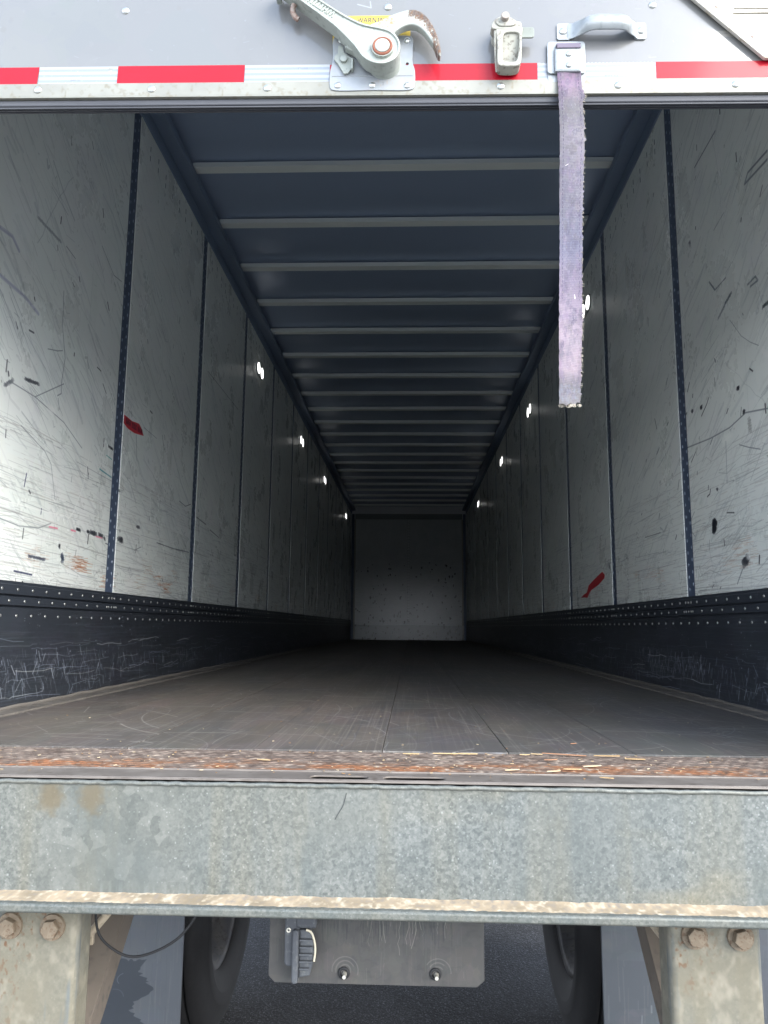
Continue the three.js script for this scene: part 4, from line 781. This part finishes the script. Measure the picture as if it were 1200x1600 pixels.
  {
    const path = new THREE.CatmullRomCurve3([[0.4, 0.002], [0.412, 0.005], [0.423, 0.016], [0.434, 0.03], [0.449, 0.0365], [0.488, 0.0375], [0.512, 0.0365], [0.528, 0.03], [0.537, 0.016], [0.546, 0.005], [0.552, 0.002]].map(([x, z]) => new THREE.Vector3(x, 0, z)), false, 'centripetal'), N = 60, K = 14, P = [], I = [];
    for (let i = 0; i <= N; i++) {
      const t = i / N, p = path.getPoint(t), tg = path.getTangent(t), nx = -tg.z, nz = tg.x, hw = 0.019, mid = step(0.12, 0.3, t) * step(0.88, 0.7, t);
      for (let k = 0; k < K; k++) { const a = k / K * Math.PI * 2, yy = Math.cos(a) * hw, th = Math.sin(a) * 0.0019, cv = mid * 0.009 * (Math.cos(a) ** 2); P.push(p.x + nx * (th - cv), 1.5665 + yy, ZD + p.z + nz * (th - cv) + 0.001); }
    }
    for (let i = 0; i < N; i++) for (let k = 0; k < K; k++) { const a = i * K + k, b = i * K + (k + 1) % K; I.push(a, b, a + K, b, b + K, a + K); }
    const g = new THREE.BufferGeometry(); g.setAttribute('position', new THREE.Float32BufferAttribute(P, 3)); g.setIndex(I); g.computeVertexNormals();
    const handle = dpart('pull_handle', uvPlanar(g, 0, 1, 0, 0.3, 0, 0.3), hm); handle.userData.label = 'pressed steel pull handle';
    for (const [x0, x1] of [[0.377, 0.408], [0.544, 0.57]]) { mesh('handle_foot', uvBox(ex(rrect(x0, x1, 1.5465, 1.587, 0.006), ZD + 0.0008, 0.003, 0.0008), 0.3), hm, handle); }
    for (const x of [0.391, 0.5585]) { const o = mesh('rivet', rg, M.rivet, handle); o.position.set(x, 1.567, ZD + 0.0037); }
  }
  // ---- strap bracket and the worn pull strap
  const bg = merge([ex(rrect(0.357, 0.4365, 1.4455, 1.53, 0.005), ZD + 0.0016, 0.0016, 0.0004), ex(rrect(0.355, 0.437, 1.463, 1.54, 0.008), ZD + 0.0033, 0.004, 0.0012)]);
  const br = dpart('strap_bracket', uvBox(bg, 0.3), hm);
  mesh('bracket_hump', uvBox(ex([[0.3695, 1.463], [0.4255, 1.463], [0.4255, 1.518], [0.3695, 1.518]], ZD + 0.006, 0.0085, 0.004), 0.3), hm, br);
  const webDark = mat({ color: '#6d6673', roughness: 0.95 });
  mesh('strap_loop', uvBox(ex([[0.375, 1.53], [0.373, 1.5265], [0.3755, 1.523], [0.374, 1.5185], [0.4255, 1.5185], [0.427, 1.5225], [0.4245, 1.526], [0.4265, 1.53]], ZD + 0.0075, 0.0075, 0.0015), 0.1), webDark, br);
  for (const y of [1.5035, 1.477]) { const o = mesh('rivet', dome(0.0062, 0.0035, 16), M.rivet, br); o.position.set(0.4, y, ZD + 0.0153); }
  // strap: left edge almost straight, right edge frayed, hangs with a slight sway
  const L = [[0.3755, 1.468], [0.376, 1.449], [0.377, 1.328], [0.3735, 1.181], [0.3725, 1.04], [0.37, 0.9], [0.3685, 0.78], [0.3675, 0.728]];
  const R = [[0.4265, 1.468], [0.427, 1.449], [0.4275, 1.42], [0.4345, 1.404], [0.4285, 1.39], [0.4285, 1.328], [0.4255, 1.25], [0.4215, 1.181], [0.4195, 1.04], [0.4205, 0.9], [0.415, 0.78], [0.4125, 0.728]];
  const at = (T, y) => { for (let i = 0; i + 1 < T.length; i++) if (y <= T[i][1] && y >= T[i + 1][1]) { const t = (T[i][1] - y) / (T[i][1] - T[i + 1][1]); return T[i][0] + (T[i + 1][0] - T[i][0]) * t; } return T[y > 1 ? 0 : T.length - 1][0]; };
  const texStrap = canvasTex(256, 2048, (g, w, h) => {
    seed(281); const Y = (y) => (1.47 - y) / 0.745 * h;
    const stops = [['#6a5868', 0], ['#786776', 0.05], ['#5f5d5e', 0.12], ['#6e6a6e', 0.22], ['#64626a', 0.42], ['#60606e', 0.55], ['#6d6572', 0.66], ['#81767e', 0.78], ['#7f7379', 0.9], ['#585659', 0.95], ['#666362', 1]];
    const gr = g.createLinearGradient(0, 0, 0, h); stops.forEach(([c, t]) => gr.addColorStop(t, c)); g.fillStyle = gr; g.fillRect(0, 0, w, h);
    mottle(g, w, h, 420, 26, ['#635e66', '#444252', '#6f686d', '#545152', '#6f6276', '#4b4855'], 0.28);
    mottle(g, w, h, 1400, 6, ['#8b858c', '#4a4754', '#6f6b66'], 0.3);
    for (let i = 0; i < 1500; i++) { const x = rnd(w), y = rnd(h); stroke(g, [[x, y], [x + rnd(-30, 30), y + rnd(-12, 12)]], rnd(0.6, 2.2), ['#7d7780', '#3d3948', '#686069'][i % 3], rnd(0.1, 0.4)); }
    g.globalAlpha = 0.12; for (let y = 0; y < h; y += 5) { g.fillStyle = y % 10 ? '#5d586c' : '#c4bcc8'; g.fillRect(0, y, w, 2); } g.globalAlpha = 1;
    g.strokeStyle = '#2f2840'; g.lineWidth = 4; g.globalAlpha = 0.8; for (const x of [34, 222]) { g.setLineDash([14, 12]); g.beginPath(); g.moveTo(x, 0); g.lineTo(x, h * 0.7); g.stroke(); } g.setLineDash([]); g.globalAlpha = 1;
    for (let i = 0; i < 26; i++) blot(g, rnd(90, 190), Y(rnd(1.36, 1.4)), rnd(3, 9), rnd(4, 12), '#5f5f66', rnd(0.2, 0.5));
    for (let i = 0; i < 40; i++) blot(g, rnd(w), Y(rnd(0.728, 0.765)), rnd(5, 22), rnd(5, 20), '#6f7380', rnd(0.1, 0.35));
    blot(g, 176, Y(0.955), 5, 14, '#e4dfd2', 0.9); stroke(g, [[60, Y(1.237)], [88, Y(1.24)]], 3, '#d8d2c4', 0.9);
  });
  seed(283);
  const sway = (y) => ZD + 0.0085 + 0.011 * Math.sin((1.46 - y) * 7.5) * step(1.46, 1.3, y) + 0.004 * step(1.45, 1.42, y), twist = (y) => (0.16 * Math.sin((1.46 - y) * 6.1 + 0.8) - 0.1) * step(1.42, 1.25, y);
  const NY = 190, NX = 7, P = [], I = [], jagR = [], botJ = []; for (let i = 0; i <= NY; i++) jagR.push(rnd(-0.0014, 0.001) + (rnd() < 0.1 ? rnd(0.001, 0.0035) : 0)); for (let k = 0; k < NX; k++) botJ.push(rnd(-0.007, 0.004) + (k > 4 ? 0.004 : 0));
  for (const face of [1, -1]) for (let i = 0; i <= NY; i++) {
    const y0 = 1.468 - 0.741 * i / NY;
    for (let k = 0; k < NX; k++) {
      const a = at(L, y0) + jagR[(i * 7) % NY] * 0.35, b = at(R, y0) + jagR[i] * (y0 < 1.42 ? 1 : 0.2), t = k / (NX - 1), x = a + (b - a) * t;
      P.push(x, i === NY ? y0 + botJ[k] : y0, sway(y0) + face * 0.0012 + 0.0016 * Math.sin(t * 5 + y0 * 9) + (t - 0.5) * 0.048 * twist(y0) + (t === 1 || t === 0 ? -face * 0.0006 : 0));
    }
  }
  const S = (NY + 1) * NX, idx = (f, i, k) => f * S + i * NX + k;
  for (let i = 0; i < NY; i++) { for (let k = 0; k < NX - 1; k++) { const a = idx(0, i, k), b = idx(0, i, k + 1), c = idx(0, i + 1, k), d = idx(0, i + 1, k + 1); I.push(a, c, b, b, c, d, a + S, b + S, c + S, b + S, d + S, c + S); }
    for (const k of [0, NX - 1]) { const a = idx(0, i, k), c = idx(0, i + 1, k); if (k) I.push(a, c, a + S, c, c + S, a + S); else I.push(a, a + S, c, c, a + S, c + S); } }
  for (let k = 0; k < NX - 1; k++) { const a = idx(0, NY, k), b = idx(0, NY, k + 1); I.push(a, a + S, b, b, a + S, b + S); }
  const sg = new THREE.BufferGeometry(); sg.setAttribute('position', new THREE.Float32BufferAttribute(P, 3)); sg.setIndex(I); sg.computeVertexNormals(); 
  const uv = new Float32Array(P.length / 3 * 2); for (let f = 0; f < 2; f++) for (let i = 0; i <= NY; i++) for (let k = 0; k < NX; k++) { const j = idx(f, i, k); uv[2 * j] = k / (NX - 1); uv[2 * j + 1] = 1 - i / NY; } sg.setAttribute('uv', new THREE.BufferAttribute(uv, 2));
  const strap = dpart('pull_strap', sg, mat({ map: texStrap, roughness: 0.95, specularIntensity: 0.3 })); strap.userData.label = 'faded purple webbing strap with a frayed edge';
  // loose threads along the frayed edge
  const th = [];
  for (let i = 0; i < 130; i++) { const y = 1.41 - 0.68 * Math.pow(rnd(), 1.3), x = at(R, y) - 0.001, l = rnd(0.0015, 0.0055), a = rnd(-1.2, 0.9); th.push(tube([[x, y, sway(y)], [x + Math.cos(a) * l * 0.6, y + Math.sin(a) * l * 0.5, sway(y) + rnd(-0.001, 0.001)], [x + Math.cos(a) * l, y + Math.sin(a) * l - 0.0008, sway(y) + rnd(-0.002, 0.002)]], 0.0005, 3, 4)); }
  for (let i = 0; i < 50; i++) { const x = rnd(at(L, 0.73), at(R, 0.73)), y = 0.727; th.push(tube([[x, y, sway(y)], [x + rnd(-0.0015, 0.0015), y - 0.003, sway(y)], [x + rnd(-0.003, 0.003), y - rnd(0.003, 0.008), sway(y)]], 0.0005, 3, 4)); }
  mesh('frayed_threads', merge(th), mat({ color: '#aaa294', roughness: 0.9 }), strap).userData.kind = 'stuff';

  // ---- placard holder: aluminium diamond riveted to the door, lower corner in the picture
  const cx = 0.826, cy = 1.722, R0 = 0.232, tip = (r, k) => [cx + (k % 2 ? (k === 1 ? r : -r) * 1.0 : 0), cy + (k % 2 ? 0 : (k ? r : -r) * 1.0)];
  const dia = (r, c) => { const s = []; for (let k = 0; k < 4; k++) { const a = -Math.PI / 2 + k * Math.PI / 2; s.push([cx + Math.cos(a - c) * r, cy + Math.sin(a - c) * r], [cx + Math.cos(a + c) * r, cy + Math.sin(a + c) * r]); } return s; };
  const pm = mat({ map: texGrime(291, '#b2aea4', '#bab6ab', '#968569'), roughness: 0.5, metalness: 0.15 });
  const ph = dpart('placard_holder', uvBox(ex(dia(R0 - 0.006, 0.04), ZD + 0.001, 0.004, 0.0008), 0.3), pm); ph.userData.label = 'cream aluminium diamond placard holder';
  const fr = shapeOf(dia(R0, 0.05)); fr.holes.push(new THREE.Path(dia(R0 - 0.034, 0.0).map(([x, y]) => new THREE.Vector2(x, y))));
  mesh('holder_flange', uvBox(ex(fr, ZD + 0.0052, 0.0085, 0.0016), 0.3), pm, ph);
  for (const y of [1.6065, 1.69, 1.77]) { mesh('placard_leaf', uvBox(box(cx - (R0 - 0.04 - Math.abs(y - cy)), cx + (R0 - 0.04 - Math.abs(y - cy)), y - 0.003, y + 0.003, ZD + 0.005, ZD + 0.0085, 0.0012), 0.3), pm, ph); mesh('placard_leaf', uvBox(box(cx - (R0 - 0.05 - Math.abs(y - cy)), cx + (R0 - 0.05 - Math.abs(y - cy)), y + 0.009, y + 0.012, ZD + 0.005, ZD + 0.0075, 0.001), 0.3), pm, ph); }
  for (const sx of [-1, 1]) for (const sy of [-1, 1]) for (const t of [0.16, 0.5, 0.84]) { const x = cx + sx * (R0 - 0.018) * t, y = cy + sy * (R0 - 0.018) * (1 - t); const o = mesh('rivet', dome(0.004, 0.0024, 12), mat({ color: '#b39f93', roughness: 0.5, metalness: 0.4 }), ph); o.position.set(x, y, ZD + 0.0136); }
}

// ---------------------------------------------------------------- wall lamps: pairs of round lit lenses near the top of the lining
{
  const lensM = mat({ color: '#f4f6f8', roughness: 0.4, emissive: new THREE.Color(1, 0.99, 0.96), emissiveIntensity: 0.45 }), bez = mat({ color: '#6f787a', roughness: 0.5 });
  const names = ['nearest', 'second nearest', 'third nearest', 'farthest'];
  [[-1, [6.27, 8.8, 11.23, 14.99], 2.452], [1, [4.96, 7.47, 9.85, 13.35], 2.44]].forEach(([s, ds, y]) => ds.forEach((d, i) => {
    const t = new THREE.Group(); t.name = 'wall_lamp' + (s < 0 && i === 0 ? '' : '_00' + (i + (s < 0 ? 0 : 4))); t.position.set(s * 1.25, FY + y, 1.426 - d); scene.add(t);
    tag(t, `${names[i]} lit twin-lens lamp high on the ${s < 0 ? 'left' : 'right'} wall`, 'lamp', 'lit lamps along the top of the walls');
    const plate = new THREE.ExtrudeGeometry(rrect(-0.128, 0.128, -0.055, 0.055, 0.054), { depth: 0.006, bevelEnabled: true, bevelSize: 0.001, bevelThickness: 0.001, bevelSegments: 1 }).rotateY(-s * Math.PI / 2);
    mesh('mounting_plate', plate, bez, t);
    for (const dz of [-0.072, 0.072]) {
      const l = mesh('lens', new THREE.CylinderGeometry(0.047, 0.047, 0.004, 28).rotateZ(s * Math.PI / 2), lensM, t); l.position.set(-s * 0.009, 0, dz);
      const p = new THREE.PointLight(new THREE.Color(1, 0.98, 0.94), 0.0003); p.position.set(-s * 0.12, 0, dz); p.castShadow = true; t.add(p);
    }
  }));
}

// ---------------------------------------------------------------- wood chips and splinters on the threshold
{
  const tones = ['#b39a72', '#a88c64', '#bca888', '#997256'].map((c) => mat({ color: c, roughness: 0.85 }));
  const at = [[0.066, -0.29, 0.036, 0.05, 0], [0.143, -0.3, 0.06, 0.05, 0], [0.19, -0.302, 0.042, 0.08, 0], [0.4, -0.31, 0.095, -0.08, 3], [0.49, -0.3, 0.055, -0.12, 1], [0.54, -0.264, 0.042, -0.1, 1], [0.262, -0.118, 0.03, 0.3, 2], [0.341, -0.111, 0.03, 0.4, 2], [0.382, -0.135, 0.035, -0.1, 0], [0.429, -0.173, 0.04, 0.3, 2], [0.427, -0.05, 0.026, -0.4, 1], [0.457, -0.487, 0.022, 0.7, 3], [0.313, -0.3, 0.022, 0.1, 0], [0.34, -0.31, 0.026, -0.3, 0], [0.358, -0.24, 0.028, 0.2, 3], [-0.237, -0.189, 0.03, -0.3, 0]];
  seed(301);
  const chip = (l, w) => { const top = [], bot = [], n = 6; for (let k = 0; k <= n; k++) { const t = k / n, e = Math.sin(Math.PI * clamp(t * 0.9 + 0.05)) ** 0.5; top.push([l * (t - 0.5), w * e * rnd(0.35, 0.6)]); bot.unshift([l * (t - 0.5), -w * e * rnd(0.35, 0.6)]); } return ex([...top, ...bot], 0, 0.0016, 0.0004).rotateX(-Math.PI / 2); };
  at.forEach(([x, z, l, a, c], i) => {
    const o = mesh(i ? 'wood_chip_' + String(i).padStart(3, '0') : 'wood_chip', chip(l, Math.min(0.008, l * 0.2)), tones[c], scene);
    o.position.set(x, FY + (z < -0.33 ? 0.0012 : z > -0.06 ? 0.0035 : 0.0032), z); o.rotation.set(rnd(-0.05, 0.05), a, rnd(-0.04, 0.04));
    tag(o, ['pale splinter on the rusty plate, leftmost of the row near the floor seam', 'longer of two parallel straws on the rusty plate', 'shorter straw just right of the longer one on the rusty plate', 'longest pinkish splinter lying on the rusty threshold plate', 'thin tan splinter right of the long pinkish one', 'rightmost tan chip on the rusty threshold plate', 'pale bent flake near the grey sill, below the pair of crossed chips', 'pale bent flake on the plate edge, right of its twin', 'slim pale sliver near the plate edge, above the chip on the sill', 'pale fork-shaped flake under the rightmost chips', 'pale chip lying on the grey sill at the floor edge', 'small reddish chip on the dark floor behind the threshold', 'tiny pale crumb left of the long pinkish splinter', 'small pale flake touching the left end of the pinkish splinter', 'small brownish chip below the pinkish splinter', 'lone pale chip on the left half of the rusty threshold plate'][i], 'wood chip', 'wood chips on the threshold');
  });
  const n = 440, m4 = new THREE.Matrix4(), q = new THREE.Quaternion(), im = new THREE.InstancedMesh(chip(0.01, 0.004), mat({ color: '#ffffff', roughness: 0.9 }), n); im.name = 'wood_crumbs';
  const col = new THREE.Color(), cs = ['#ab9776', '#94734f', '#b8a98c', '#7a6a57', '#857158'];
  for (let i = 0; i < n; i++) {
    const onPlate = i < 330, x = onPlate ? rnd(-1.1, 1.1) : rnd(-1.1, 1.1), z = onPlate ? rnd(-0.32, -0.05) : -0.4 - 4.5 * Math.pow(rnd(), 2), k = onPlate ? rnd(0.25, 0.8) : rnd(0.2, 0.65);
    m4.compose(new THREE.Vector3(x, FY + (onPlate ? (z > -0.06 ? 0.001 : 0.0022) : 0.0012), z), q.setFromAxisAngle(new THREE.Vector3(0, 1, 0), rnd(Math.PI)), new THREE.Vector3(k, k, k)); im.setMatrixAt(i, m4); im.setColorAt(i, col.set(cs[Math.floor(rnd(5))]));
  }
  im.userData = { kind: 'stuff', label: 'tiny wood crumbs scattered over the threshold and floor', category: 'debris' }; scene.add(im);
}
scene.traverse((o) => { if (o.isMesh) o.castShadow = o.receiveShadow = true; });
renderer.render(scene, camera);
